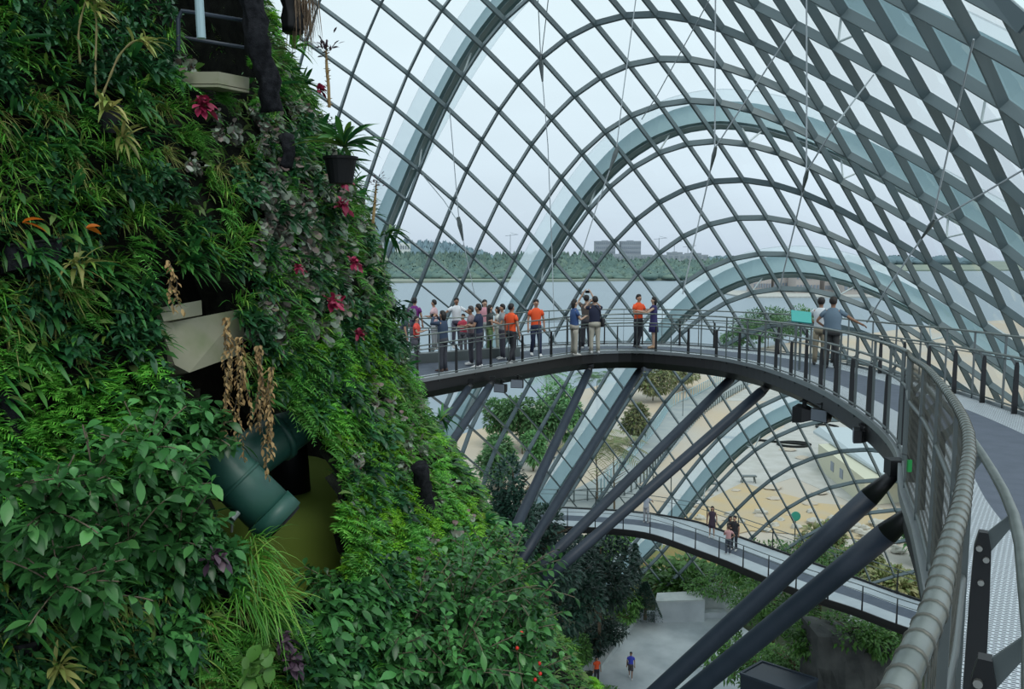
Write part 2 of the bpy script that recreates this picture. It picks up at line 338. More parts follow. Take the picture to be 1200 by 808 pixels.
gfeature('terrace_slab', [(590, 722), (640, 776), (690, 778), (672, 812), (640, 850), (560, 850)], M['concrete_pale'], .05, 'pale paved terrace below the big leafy bush, beside the plaza', 'floor slab', .1)
mb = MB(tuple(atz(722, 752, 0))); a = atz(744, 719, .25); b = atz(697, 783, .25); mb.bar(a, b, .9, .5); tag(mb.build('planter_wall', M['concrete_pale']), 'low pale kerb wall along the left side of the plaza', 'wall')
mb = MB(tuple(atz(660, 780, 0))); a = atz(605, 779, .25); b = atz(690, 779, .25); mb.bar(a, b, .7, .5); tag(mb.build('planter_wall', M['concrete_pale']), 'low pale kerb wall running left from the plaza corner', 'wall')
mb = MB(tuple(atz(795, 722, 0))); a = atz(742, 722, .25); b = atz(850, 720, .25); mb.bar(a, b, .6, .5); tag(mb.build('planter_wall', M['concrete']), 'low grey kerb wall across the far end of the plaza', 'wall')

# far shore
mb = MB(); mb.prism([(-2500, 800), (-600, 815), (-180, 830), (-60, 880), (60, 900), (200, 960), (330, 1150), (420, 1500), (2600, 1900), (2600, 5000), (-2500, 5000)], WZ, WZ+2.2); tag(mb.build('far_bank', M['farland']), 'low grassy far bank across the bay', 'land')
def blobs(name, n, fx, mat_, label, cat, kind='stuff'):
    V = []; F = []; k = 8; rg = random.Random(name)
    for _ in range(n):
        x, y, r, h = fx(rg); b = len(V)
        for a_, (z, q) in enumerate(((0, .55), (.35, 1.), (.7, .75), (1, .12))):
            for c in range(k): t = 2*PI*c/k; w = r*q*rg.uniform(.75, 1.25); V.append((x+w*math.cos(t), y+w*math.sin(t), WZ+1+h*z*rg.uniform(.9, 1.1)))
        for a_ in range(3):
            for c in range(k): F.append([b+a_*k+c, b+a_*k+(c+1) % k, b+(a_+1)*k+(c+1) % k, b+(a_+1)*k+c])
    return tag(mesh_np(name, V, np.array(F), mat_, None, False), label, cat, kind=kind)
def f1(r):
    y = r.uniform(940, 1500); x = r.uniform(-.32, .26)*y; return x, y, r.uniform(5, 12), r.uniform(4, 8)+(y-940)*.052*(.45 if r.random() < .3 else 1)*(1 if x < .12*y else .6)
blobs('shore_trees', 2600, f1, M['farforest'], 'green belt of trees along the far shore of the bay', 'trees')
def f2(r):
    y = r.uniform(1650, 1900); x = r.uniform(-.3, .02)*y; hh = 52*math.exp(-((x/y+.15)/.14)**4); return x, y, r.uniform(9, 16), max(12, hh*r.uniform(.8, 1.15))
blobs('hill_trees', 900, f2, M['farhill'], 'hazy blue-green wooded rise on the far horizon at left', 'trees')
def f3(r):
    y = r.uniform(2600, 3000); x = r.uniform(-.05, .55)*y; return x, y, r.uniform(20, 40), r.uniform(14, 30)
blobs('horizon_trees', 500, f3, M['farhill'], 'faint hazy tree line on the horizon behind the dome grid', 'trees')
def block(px0, px1, pyt, Y, dep, name, label, m, cat='building', rows=6, cols=10):
    a = at(px0, 300, Y); b = at(px1, 300, Y); zt = at(px0, pyt, Y).z; r = empty(name, ((a.x+b.x)/2, Y, WZ+1), label=label, cat=cat); w = b.x-a.x; h = zt-WZ-1
    mb = MB(); mb.box((0, dep/2, h/2), (w, dep, h)); mb.box((0, dep/2, h+1), (w*.3, dep*.5, 3)); mb.build('wall', m, r)
    for i in range(rows):
        mb = MB(); z = h*(i+.6)/rows
        for c in range(cols): mb.box((-w/2+w*(c+.5)/cols, -.3, z), (w/cols*.6, .5, h/rows*.42))
        mb.build('window_row', M['haze_w'], r)
    mb = MB(); mb.box((0, dep/2, h+.3), (w*1.01, dep*1.01, .8)); mb.build('parapet', m, r); return r
M['haze_w'] = mat('haze_tinted_window', (.22, .255, .31), .5)  # haze painted in: far window colour kept close to the walls; near panes reuse it
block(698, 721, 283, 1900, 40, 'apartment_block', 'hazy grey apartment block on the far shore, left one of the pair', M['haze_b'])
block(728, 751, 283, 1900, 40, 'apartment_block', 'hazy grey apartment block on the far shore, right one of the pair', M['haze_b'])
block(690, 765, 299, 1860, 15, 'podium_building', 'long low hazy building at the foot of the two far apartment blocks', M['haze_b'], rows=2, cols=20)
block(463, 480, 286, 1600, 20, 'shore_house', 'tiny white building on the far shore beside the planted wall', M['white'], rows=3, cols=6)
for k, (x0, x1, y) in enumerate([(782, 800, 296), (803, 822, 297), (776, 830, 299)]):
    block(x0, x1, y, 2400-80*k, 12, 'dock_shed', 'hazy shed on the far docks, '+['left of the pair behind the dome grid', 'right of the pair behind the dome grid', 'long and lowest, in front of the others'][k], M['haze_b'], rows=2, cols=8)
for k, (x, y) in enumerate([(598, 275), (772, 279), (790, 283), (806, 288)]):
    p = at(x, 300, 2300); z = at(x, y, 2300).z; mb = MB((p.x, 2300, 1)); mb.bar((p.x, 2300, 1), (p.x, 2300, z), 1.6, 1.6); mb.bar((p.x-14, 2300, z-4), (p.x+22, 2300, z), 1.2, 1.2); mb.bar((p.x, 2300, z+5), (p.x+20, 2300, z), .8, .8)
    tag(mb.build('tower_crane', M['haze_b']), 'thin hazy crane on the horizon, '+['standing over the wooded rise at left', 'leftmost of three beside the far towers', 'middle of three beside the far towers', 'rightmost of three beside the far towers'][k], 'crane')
# pier sheds at right
for k, (x0, x1, y, Y) in enumerate([(884, 905, 318, 620), (908, 930, 316, 620), (934, 962, 320, 600), (968, 985, 322, 600), (990, 1030, 318, 580)]):
    block(x0, x1, y, Y, 18, 'pier_building', 'pale pinkish waterfront building across the water, number-less block '.replace('number-less ', '')+['farthest left of the row', 'second from the left of the row', 'middle of the row', 'small one right of the middle', 'widest, at the right end'][k], M['pier'] if 'pier' in M else M.setdefault('pier', mat('pier_wall', (.45, .4, .38), .8)), rows=2, cols=7)
mb = MB((0, 0, 0)); a = at(868, 340, 560); b = at(1080, 340, 560); mb.bar((a.x, 600, -.55), (b.x, 600, -.55), 100, 1.5); tag(mb.build('pier_platform', M['palepath']), 'long low pier carrying the pale waterfront buildings', 'pier')

# ------------------------------------------------------------------ leaf generators (numpy)
def leaves(rng, base, dirs, L, W, droop=.3, prof='grass', segs=4, fold=.15, petiole=0.0):
    n = len(base); base = np.asarray(base, float); d = np.asarray(dirs, float); d /= np.linalg.norm(d, axis=1)[:, None]+1e-9
    L = np.broadcast_to(L, (n,)); W = np.broadcast_to(W, (n,)); t = np.linspace(0, 1, segs+1)
    if prof == 'grass': w = np.array([.7, 1, .9, .65, .06]) if segs == 4 else (1-t**2)*.95+.05
    elif prof == 'strap': w = np.interp(t, [0, .15, .45, .75, 1], [.35, .75, 1, .8, .05])
    elif prof == 'oval': w = np.interp(t, [0, petiole+.02, petiole+.18*(1-petiole), petiole+.5*(1-petiole), petiole+.8*(1-petiole), 1], [.06, .08, .7, 1, .62, .04])
    else: w = np.interp(t, [0, petiole+.01, petiole+.15*(1-petiole), petiole+.5*(1-petiole), petiole+.85*(1-petiole), 1], [.05, .3, .8, 1, .8, .3])
    side = np.cross(d, np.array([0, 0, 1.])); ln = np.linalg.norm(side, axis=1)[:, None]; side = np.where(ln > .05, side/(ln+1e-9), np.array([1., 0, 0]))
    roll = rng.normal(0, .35, n)[:, None]; nrm = np.cross(side, d); side = side*np.cos(roll)+nrm*np.sin(roll); nrm = np.cross(side, d)
    dr = np.broadcast_to(droop, (n,))
    pts = base[:, None, :]+d[:, None, :]*(L[:, None]*t)[:, :, None]; pts[:, :, 2] -= (dr[:, None]*L[:, None]*t**2)
    hw = (W[:, None]*w/2)[:, :, None]*side[:, None, :]
    up = (W[:, None]*w*fold)[:, :, None]*nrm[:, None, :]
    V = np.stack([pts-hw+up, pts, pts+hw+up], axis=2).reshape(-1, 3); m = segs+1
    f = []
    for k in range(segs):
        for c in range(2): f.append([k*3+c, k*3+c+1, (k+1)*3+c+1, (k+1)*3+c])
    F = (np.arange(n)[:, None, None]*(m*3)+np.array(f)[None]).reshape(-1, 4)
    return V, F
def merge(parts):
    V = []; F = []; b = 0
    for v, f in parts: V.append(v); F.append(f+b); b += len(v)
    return np.concatenate(V), np.concatenate(F)
def hemi(rng, n, axis=(0, .7, .7), spread=.9):
    a = np.asarray(axis, float); a /= np.linalg.norm(a); v = rng.normal(0, 1, (n, 3)); v /= np.linalg.norm(v, axis=1)[:, None]; d = a+v*spread; return d/np.linalg.norm(d, axis=1)[:, None]
def stems_np(segs, r=.004):
    # triangular prisms between point pairs (n,2,3)
    segs = np.asarray(segs, float); n = len(segs); T = segs[:, 1]-segs[:, 0]; T /= np.linalg.norm(T, axis=1)[:, None]+1e-9
    u = np.cross(T, np.array([.3, .1, 1.])); u /= np.linalg.norm(u, axis=1)[:, None]+1e-9; w = np.cross(T, u); V = []
    for e_ in range(2):
        for k in range(3): t = 2*PI*k/3; V.append(segs[:, e_]+(u*math.cos(t)+w*math.sin(t))*(np.reshape(r, (-1, 1)) if np.ndim(r) else r))
    V = np.stack(V, 1).reshape(-1, 3); F = (np.arange(n)[:, None, None]*6+np.array([[0, 1, 4, 3], [1, 2, 5, 4], [2, 0, 3, 5]])[None]).reshape(-1, 4); return V, F
def g_tuft(rng, s, n=46, w=.014, droop=.7):
    d = hemi(rng, n, (0, .75, .55), .8); return leaves(rng, rng.normal(0, .03*s/.25, (n, 3)), d, s*rng.uniform(.6, 1.25, n), w*rng.uniform(.7, 1.3, n), droop*rng.uniform(.3, 1.2, n), 'grass')
def g_strap(rng, s, n=16, w=.045, droop=.6):
    d = hemi(rng, n, (0, .7, .6), .9); return leaves(rng, rng.normal(0, .02, (n, 3)), d, s*rng.uniform(.7, 1.2, n), w*rng.uniform(.75, 1.2, n), droop*rng.uniform(.3, 1.3, n), 'strap', 5)
def g_fern(rng, s, n=9, leafw=.013, k=13, droop=.55):
    parts = []; d = hemi(rng, n, (0, .8, .5), .85)
    for q in range(n):
        L = s*rng.uniform(.75, 1.2); t = np.linspace(.12, 1, k); c = d[q][None]*(L*t)[:, None]; c[:, 2] -= droop*L*t**2
        side = np.cross(d[q], [0, 0, 1.]); side /= np.linalg.norm(side)+1e-6; fw = d[q]*.45
        ll = .42*L*np.sin(PI*np.clip(t, .1, .97))**.8*.62+.01
        for sg in (-1, 1): parts.append(leaves(rng, c, np.tile(side*sg+fw, (k, 1))+rng.normal(0, .12, (k, 3)), ll, leafw, .25, 'grass', 2, .1))
        parts.append(stems_np(np.stack([c[:-1], c[1:]], 1), .0018))
    return merge(parts)
def g_broad(rng, s, nst=7, per=7, lw=.5, leaf=.14, axis=(0, .75, .6)):
    parts = []; d = hemi(rng, nst, axis, .7); seg = []
    for q in range(nst):
        L = s*rng.uniform(.6, 1.2); t = np.linspace(.25, 1, per); c = d[q][None]*(L*t)[:, None]; c[:, 2] -= .25*L*t**2
        az = np.arange(per)*2.4+rng.uniform(0, 6); side = np.cross(d[q], [0, 0, 1.]); side /= np.linalg.norm(side)+1e-6; nn = np.cross(side, d[q])
        dd = side[None]*np.cos(az)[:, None]+nn[None]*np.sin(az)[:, None]+d[q]*.7
        ll = leaf*rng.uniform(.75, 1.25, per); parts.append(leaves(rng, c, dd, ll, ll*lw, .35, 'oval', 5, .1, .12)); seg.append(np.stack([np.vstack([[0, 0, 0], c[:-1]]), c], 1))
    parts.append(stems_np(np.concatenate(seg), .005)); return merge(parts)
def g_round(rng, s, n=34, leaf=.075, flat=1.0):
    d = hemi(rng, n, (0, .8, .45), .75); base = d*(s*rng.uniform(.35, 1., n))[:, None]*np.array([1, .6, 1])
    dd = rng.normal(0, 1, (n, 3))*np.array([1, .25, 1])+np.array([0, .25, -.5]); ll = leaf*rng.uniform(.7, 1.3, n)
    parts = [leaves(rng, base, dd, ll, ll*1.0*flat, .2, 'round', 5, .12, .1), stems_np(np.stack([np.zeros((n, 3)), base], 1), .002)]; return merge(parts)
KIND = {}
def proto(kind, gens, name, m): KIND[kind] = ([mesh_np(name, *g, m).data for g in gens], name, m)
rg = np.random.default_rng
proto('tuft', [g_tuft(rg(k), .26) for k in range(4)], 'grass_tuft', M['grass'])
proto('drytuft', [g_tuft(rg(k+10), .27, 50, .009, 1.0) for k in range(3)], 'dry_grass_tuft', M['grassdry'])
proto('strap', [g_strap(rg(k+20), .30) for k in range(4)], 'strap_leaf_plant', M['strap'])
proto('fern', [g_fern(rg(k+30), .26) for k in range(3)], 'fern', M['fern'])
proto('bright', [g_fern(rg(k+40), .26, 12, .018, 12, .35) for k in range(3)], 'bright_fern', M['bright'])
proto('moss', [g_fern(rg(k+50), .20, 14, .013, 9, .5) for k in range(3)], 'club_moss', M['moss'])
proto('heuch', [g_round(rg(k+60), .20) for k in range(4)], 'coral_bells_plant', M['heuch'])
proto('broad', [g_broad(rg(k+70), .30) for k in range(4)], 'broadleaf_shrub', M['broad'])
proto('dark', [g_broad(rg(k+80), .25, 8, 7, .38, .12) for k in range(3)], 'dark_leaved_plant', M['dark'])
for o in [o for o in COL.objects if o.name.split('.')[0] in {v[1] for v in KIND.values()}]: bpy.data.objects.remove(o)

# ------------------------------------------------------------------ planted wall (left)
ZK = [-26.5, -12, -8, -6, -3.95, -3, -2.15, .5, 3.5, 8]; XK = [1.8, -1.8, -3.25, -4.4, -5.5, -6.1, -6.58, -7.2, -8.6, -10.0]
RX, RY, CY = 5.0, 8.0, 12.0
def cxz(z): return float(np.interp(z-H, ZK, XK))
def wobble(a, z): return .22*noise.noise(Vector((a*2.3, z*.55, 1.7)))+.12*noise.noise(Vector((a*6, z*1.5, 5.1)))
def cliff(a, z, off=0.0):
    r = 1+wobble(a, z)*.12; x = cxz(z)+(RX*r+off)*math.cos(a); y = CY+(RY*r+off)*math.sin(a); return Vector((x, y, z))
def cliff_n(a, z):
    e_ = .03; du = cliff(a+e_, z)-cliff(a-e_, z); dv = cliff(a, z+.1)-cliff(a, z-.1); return du.cross(dv).normalized()
def hit(px, py):
    d = ray(px, py); Y = 3.0
    while Y < 24:
        p = CAM+d*(Y/d.y); q = ((p.x-cxz(p.z))/RX)**2+((p.y-CY)/RY)**2
        if q < 1: return p, math.atan2((p.y-CY)/RY, (p.x-cxz(p.z))/RX)
        Y += .04
    return None, None
def inpoly(x, y, P):
    c = False; n = len(P); j = n-1
    for i in range(n):
        if (P[i][1] > y) != (P[j][1] > y) and x < (P[j][0]-P[i][0])*(y-P[i][1])/(P[j][1]-P[i][1])+P[i][0]: c = not c
        j = i
    return c
VOIDS = [[(188, -30), (300, -30), (296, 60), (290, 118), (250, 108), (215, 60)], [(250, 470), (335, 478), (375, 515), (392, 560), (402, 640), (402, 690), (360, 725), (305, 712), (262, 655), (238, 560)], [(186, 318), (250, 318), (280, 345), (290, 425), (310, 490), (240, 500), (205, 440)]]
AN = 150; ZN = 190
avals = np.linspace(math.radians(-175), math.radians(110), AN); zvals = np.linspace(-.2, H+8.5, ZN)
V = []; idx = {}
for a_i, a in enumerate(avals):
    for z_i, z in enumerate(zvals):
        p = cliff(a, z); n_ = .16*noise.noise(p*1.1)+.07*noise.noise(p*3.3); nn = Vector((math.cos(a)/RX, math.sin(a)/RY, 0)).normalized(); V.append(tuple(p+nn*(n_-.12)))
F = []; vpoly = lambda x, y: any(inpoly(x, y, P) for P in VOIDS)
for a_i in range(AN-1):
    for z_i in range(ZN-1):
        q = [a_i*ZN+z_i, (a_i+1)*ZN+z_i, (a_i+1)*ZN+z_i+1, a_i*ZN+z_i+1]; c = sum((Vector(V[k]) for k in q), Vector())/4
        if c.y > 1.5 and math.degrees(avals[a_i]) < 5:
            x, y = topx(c)
            if vpoly(x, y): continue
        F.append(q)
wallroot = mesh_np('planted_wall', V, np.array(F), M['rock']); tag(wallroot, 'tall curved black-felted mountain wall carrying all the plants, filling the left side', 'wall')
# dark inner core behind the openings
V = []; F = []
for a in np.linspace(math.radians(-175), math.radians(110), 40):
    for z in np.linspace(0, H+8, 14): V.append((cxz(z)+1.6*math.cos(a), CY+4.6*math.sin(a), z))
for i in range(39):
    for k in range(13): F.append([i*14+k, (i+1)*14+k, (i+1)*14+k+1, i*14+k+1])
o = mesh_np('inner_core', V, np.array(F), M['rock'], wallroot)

GROUPS = {'tuft': ('green grass tuft with thin arching blades', 'grass'), 'drytuft': ('yellowing fine-bladed grass tuft', 'grass'), 'strap': ('dark strap-leaved plant', 'plant'), 'fern': ('mid-green feathery fern', 'fern'),
          'bright': ('vivid light green fern clump', 'fern'), 'moss': ('lime green club moss clump', 'moss'), 'heuch': ('grey and purple round-leaved coral bells plant', 'plant'), 'broad': ('glossy dark green broadleaf shrub', 'shrub'), 'dark': ('small dark-leaved plant', 'plant')}
def zone(x, y):
    if y < 150: return 'at the wall top left' if x < 190 else 'beside the top dark opening'
    if y < 300: return 'on the upper left wall' if x < 210 else 'on the upper right wall'
    if y < 440: return 'left of the beige panel' if x < 230 else 'right of the beige panel'
    if y < 640: return 'left of the green pipe' if x < 300 else 'between green pipe and struts'
    return 'at the lower left wall' if x < 330 else 'on the wall below the struts'
def kinds_at(x, y):
    if x > 470 and y > 330 and y < 700: return {'moss': .42, 'fern': .38, 'bright': .1, 'heuch': .1}
    if x > 410 and 380 < y < 660: return {'moss': .4, 'fern': .35, 'dark': .15, 'heuch': .1}
    if x > 330 and 400 < y < 680: return {'fern': .5, 'moss': .12, 'bright': .12, 'dark': .16, 'tuft': .1}
    if x > 300 and 130 < y < 410: return {'heuch': .6, 'fern': .12, 'tuft': .1, 'dark': .12, 'strap': .06}
    if x > 280 and y <= 130: return {'fern': .35, 'tuft': .3, 'strap': .2, 'bright': .1, 'heuch': .05}
    if x > 200 and 60 < y < 200: return {'tuft': .35, 'drytuft': .25, 'fern': .25, 'heuch': .15}
    if x < 200 and y < 110: return {'strap': .4, 'dark': .3, 'tuft': .25, 'fern': .05}
    if x < 170 and 425 < y < 570: return {'bright': .75, 'fern': .1, 'strap': .15}
    if x < 290 and y >= 470 and y < 690: return {'broad': .7, 'dark': .15, 'strap': .1, 'tuft': .05}
    if x < 230 and y >= 690: return {'drytuft': .3, 'strap': .25, 'dark': .3, 'broad': .15}
    if y >= 640 and x < 340: return {'tuft': .6, 'fern': .2, 'drytuft': .2}
    if y > 640: return {'dark': .4, 'fern': .2, 'broad': .4}
    if y < 260: return {'tuft': .55, 'strap': .2, 'dark': .1, 'fern': .1, 'drytuft': .05}
    return {'strap': .38, 'tuft': .2, 'dark': .2, 'fern': .12, 'drytuft': .1}
ocount = {}
def place(kind, p, nrm, s, label=None, group=None, tilt=None, name=None, meshes=None, cat=None):
    ms, nm, m = KIND[kind] if meshes is None else (meshes, name, None)
    if nrm.z: nrm = Vector((nrm.x, nrm.y, 0)).normalized()
    o = bpy.data.objects.new(nm, random.choice(ms)); COL.objects.link(o); o.location = p
    ang = math.atan2(-nrm.x, nrm.y)+random.uniform(-.5, .5); o.rotation_euler = (random.uniform(-.25, .25) if tilt is None else tilt, random.uniform(-.25, .25), ang); o.scale = (s, s, s)
    return tag(o, label, cat, group)
def wall_normal(a, z):
    return Vector((math.cos(a)/RX, math.sin(a)/RY, 0)).normalized()
rp = random.Random(11); placed = 0; tries = 0; pts2 = []
while placed < 1700 and tries < 20000:
    tries += 1; x, y = (rp.uniform(-60, 640), rp.uniform(-50, 850)) if placed < 1100 else (rp.uniform(300, 600), rp.uniform(60, 720)); p, a = hit(x, y)
    if p is None or vpoly(x, y): continue
    Yd = p.y; ksc = 1.0
    if any((x-u)**2+(y-v)**2 < (14 if x > 320 else 19)**2 for u, v in pts2[-1200:]) and rp.random() < .8: continue
    K = kinds_at(x, y); k = rp.choices(list(K), list(K.values()))[0]
    if ocount.get(k, 0) >= 290: continue
    d, cat = GROUPS[k]; zn = zone(x, y)
    place(k, p+wall_normal(a, p.z)*(-.05), wall_normal(a, p.z), rp.uniform(.7, 1.25)*(.85 if x < 320 else 1.05), d+', growing '+zn, GROUPS[k][0]+'s '+zn, cat=cat)
    ocount[k] = ocount.get(k, 0)+1; placed += 1; pts2.append((x, y))
# the side that turns away from the photographer
for _ in range(150):
    a = math.radians(rp.uniform(-8, 60)); z = rp.uniform(H-10, H+4); p = cliff(a, z); k = rp.choice(['moss', 'fern', 'dark', 'strap'])
    if ocount.get(k, 0) >= 295: continue
    ocount[k] = ocount.get(k, 0)+1; d, cat = GROUPS[k]; place(k, p, wall_normal(a, z), rp.uniform(.9, 1.5), d+' on the wall side turned away from view', GROUPS[k][0]+'s on the far side of the planted wall', cat=cat)
# undergrowth nobody could count
cr_ = rg(5); NC = 36000
base = []; dirs = []
while len(base) < NC:
    x = cr_.uniform(-60, 660); y = cr_.uniform(-40, 850)
    a = math.radians(cr_.uniform(-170, 70)); z = H+cr_.uniform(-11, 6.5); p = cliff(a, z)
    if p.y < 2: continue
    if math.degrees(a) < 8:
        u, v = topx(p)
        if vpoly(u, v) or u < -120: continue
    n_ = wall_normal(a, z); base.append(tuple(p-n_*.1+n_*cr_.uniform(0, .12))); dd = cr_.normal(0, .6, 3); dirs.append((n_.x+dd[0], n_.y+dd[1], .25+dd[2]))
Lc = cr_.uniform(.07, .2, NC); o = mesh_np('undergrowth', *leaves(cr_, np.array(base), np.array(dirs), Lc, Lc*cr_.uniform(.12, .45, NC), .4, 'strap', 3), M['carpet'])
tag(o, 'dense mixed small green undergrowth covering the planted wall', 'undergrowth', kind='stuff')

# ------------------------------------------------------------------ upper walkway
INN = [(-2.6, -2.2, -1.66), (-1.3, -1.1, -1.67), (-.35, -.1, -1.69), (.513, 1.03, -1.72), (.832, 1.54, -1.75), (1.19, 2.13, -1.78), (1.83, 3.3, -1.83), (2.75, 5.4, -1.92), (3.4, 7.0, -2.03), (4.3, 9.0, -2.19), (4.95, 11.0, -2.31), (5.42, 13.2, -2.4), (5.85, 15.8, -2.52), (6.1, 18.4, -2.65), (6.1, 20.6, -2.74), (5.75, 22.6, -2.81), (5.05, 24.1, -2.87), (4.0, 25.25, -2.91), (3.0, 25.55, -2.95), (2.2, 25.3, -2.97), (1.4, 24.6, -2.99), (.5, 23.7, -3.02), (-1.44, 21.9, -3.12), (-2.5, 21.1, -3.2), (-3.6, 20.4, -3.26), (-5.2, 19.6, -3.3)]
IN3 = smooth_curve([(x, y, z+H) for x, y, z in INN], .4)
def side_of(P):
    out = []
    for k in range(len(P)):
        t = P[min(k+1, len(P)-1)]-P[max(k-1, 0)]; t.z = 0; t.normalize(); out.append(Vector((t.y, -t.x, 0)))
    # average neighbours
    return [(out[max(k-1, 0)]+out[k]+out[min(k+1, len(P)-1)]).normalized() for k in range(len(P))]
IS = side_of(IN3)
def smooth01(t): t = max(0, min(1, t)); return t*t*(3-2*t)
def wid(p): return 2.4+.0*p.x
OUT3 = []
for p, s in zip(IN3, IS):
    w = 2.4+3.6*smooth01((.6-p.x)/2.6)*(1 if p.y > 15 else 0); OUT3.append(p+s*w)
def strip(rows, f0, f1, dz=0, extra=0):
    return [p+(q-p)*f0+Vector((0, 0, dz)) for p, q in rows], [p+(q-p)*f1+Vector((0, 0, dz)) for p, q in rows]
ROWS = list(zip(IN3, OUT3))
M['trim'] = mat('edge_trim_steel', (.25, .28, .29), .4, .5)
deck = empty('aerial_walkway', tuple(IN3[0]), label='upper curving aerial walkway with grey edge gratings and dark blue-grey centre strip', cat='walkway'); DI = -Vector(IN3[0])
def ribbon(name, A, B, th, m, parent):
    mb = MB(); mb.loft([[a+DI, b+DI, b+DI-Vector((0, 0, th)), a+DI-Vector((0, 0, th))] for a, b in zip(A, B)]); return mb.build(name, m, parent)
def absw(a, b, w0, w1):
    L = (b-a).length; return a+(b-a)*(w0/L if w0 >= 0 else 1+w0/L), a+(b-a)*(w1/L if w1 >= 0 else 1+w1/L)
# grating material: rows of slots
gr = bpy.data.materials.new('perforated_grating'); gr.use_nodes = True; t = gr.node_tree; b = t.nodes['Principled BSDF']; L_ = t.links.new
tcg = t.nodes.new('ShaderNodeTexCoord'); mpg = t.nodes.new('ShaderNodeMapping'); mpg.inputs['Rotation'].default_value = (0, 0, math.radians(33)); br = t.nodes.new('ShaderNodeTexBrick')
L_(tcg.outputs['Object'], mpg.inputs[0]); L_(mpg.outputs[0], br.inputs['Vector']); br.inputs['Scale'].default_value = 1; br.inputs['Brick Width'].default_value = .06; br.inputs['Row Height'].default_value = .022; br.inputs['Mortar Size'].default_value = .006; br.inputs['Mortar Smooth'].default_value = .1
br.inputs['Color1'].default_value = (.045, .06, .08, 1); br.inputs['Color2'].default_value = (.06, .08, .10, 1); br.inputs['Mortar'].default_value = (.62, .68, .72, 1)
L_(br.outputs['Color'], b.inputs['Base Color']); b.inputs['Roughness'].default_value = .5; b.inputs['Metallic'].default_value = .3; M['grate'] = gr
E1 = [absw(a, b, .0, .62) for a, b in ROWS]; E2 = [absw(a, b, .62, -.62) for a, b in ROWS]; E3 = [absw(a, b, -.62, -.001) for a, b in ROWS]
ribbon('edge_grating', [a for a, b in E1], [b for a, b in E1], .05, M['grate'], deck)
ribbon('edge_grating', [a for a, b in E3], [b for a, b in E3], .05, M['grate'], deck)
ribbon('centre_strip', [a for a, b in E2], [b for a, b in E2], .05, M['strip'], deck)
K1 = [absw(a, b, -.0, .05) for a, b in ROWS]; 
ribbon('edge_trim', [a+Vector((0, 0, .05))-s*.05 for (a, b), s in zip(K1, IS)], [b+Vector((0, 0, .05))-s*.05 for (a, b), s in zip(K1, IS)], .09, M['trim'], deck)
ribbon('edge_trim', [q+Vector((0, 0, .05)) for q in OUT3], [q+s*.05+Vector((0, 0, .05)) for q, s in zip(OUT3, IS)], .09, M['trim'], deck)
mb = MB(); R = []
for (p, q), s in zip(ROWS, IS):
    w = (q-p).length; u = (q-p)/w; Z = Vector((0, 0, 1))
    R.append([p+DI-Z*.055+u*.01, q+DI-Z*.055-u*.01, q+DI-Z*.32, q-u*.3+DI-Z*.55, p+u*.3+DI-Z*.55, p+DI-Z*.32])
mb.loft(R); mb.build('box_beam', M['beam'], deck)

def arc_pts(P):
    L = [0]
    for a, b in zip(P[:-1], P[1:]): L.append(L[-1]+(b-a).length)
    return L
def sample(P, S, L, s):
    k = max(i for i in range(len(L)) if L[i] <= s+1e-6); k = min(k, len(P)-2); t = (s-L[k])/max(L[k+1]-L[k], 1e-6); return P[k].lerp(P[k+1], t), S[k].lerp(S[k+1], t).normalized()
def railing(P, S, sgn, label, name, s0, s1, post_step, near):
    # sgn=+1: the walkway lies on the +S side
    LA = arc_pts(P); root = empty(name, tuple(P[0]), label=label, cat='railing'); inv = -Vector(P[0]); Z = Vector((0, 0, 1)); s1 = min(s1, LA[-1]); S = [s*sgn for s in S]
    ss = [s0+k*.2 for k in range(int((s1-s0)/.2)+1)]; smp = [sample(P, S, LA, s) for s in ss]
    line = lambda off, h: [p+inv+n*off+Z*h for p, n in smp]
    mb = MB(); mb.tube(line(0, 1.17), (.0205 if near else .02), 14); mb.build('top_rail', M['steel'], root, True)
    mb = MB(); mb.tube(line(.16, .88), .02, 10); mb.build('handrail', M['steel'], root, True)
    mb = MB(); mb.tube(line(0, .80), .015 if near else .01, 8); mb.build('mid_rail', M['steel_d'], root, True)
    mb = MB(); mb.tube(line(0, .09), .015, 8); mb.build('bottom_rail', M['steel_d'], root, True)
    s = s0+.35; k = 0
    while s < s1:
        p, n = sample(P, S, LA, s); p = p+inv; tdir = Vector((n.y, -n.x, 0)); k += 1
        mb = MB(); R = []
        for h, w_ in ((-.25, .075), (.05, .075), (.55, .065), (.74, .055), (.80, .03)):
            c = p+n*.07+Z*h; R.append([c-tdir*.02-n*w_/2, c+tdir*.02-n*w_/2, c+tdir*.02+n*w_/2, c-tdir*.02+n*w_/2])
        mb.loft(R); post = mb.build('post', M['black'], root)
        mb = MB(); a = p+n*.07+Z*.74; bb = p+n*.16+Z*.865; mb.bar(a, bb, .012, .06, up=(0, 0, 1), h2=.03); mb.build('bracket', M['steel_d'], post)
        if near and s < 8:
            for hh, oo in ((.74, .058), (.70, .082), (.61, .07), (.2, .07)):
                c = p+n*oo+Z*hh
                mb = MB(); mb.tube([c+tdir*.018, c+tdir*.032], .011, 10); mb.tube([c-tdir*.018, c-tdir*.032], .011, 10); mb.build('bolt', M['bolt'], post)
        s += post_step
    s = s0+.35+post_step*.5
    while s < s1:
        p, n = sample(P, S, LA, s); p = p+inv; tdir = Vector((n.y, -n.x, 0)); mb = MB(); mb.bar(p+Z*-.1, p+Z*1.16, .012, .035, up=n); mb.build('baluster', M['steel_d'], root)
        if post_step > 0: s += post_step
    return root, smp, inv
LIN = arc_pts(IN3)
rail_in, smp, inv = railing(IN3, IS, 1, 'upper walkway inner railing with a wire-wrapped steel top rail sweeping into the foreground', 'railing', 1.6, 200, 1.22, True)
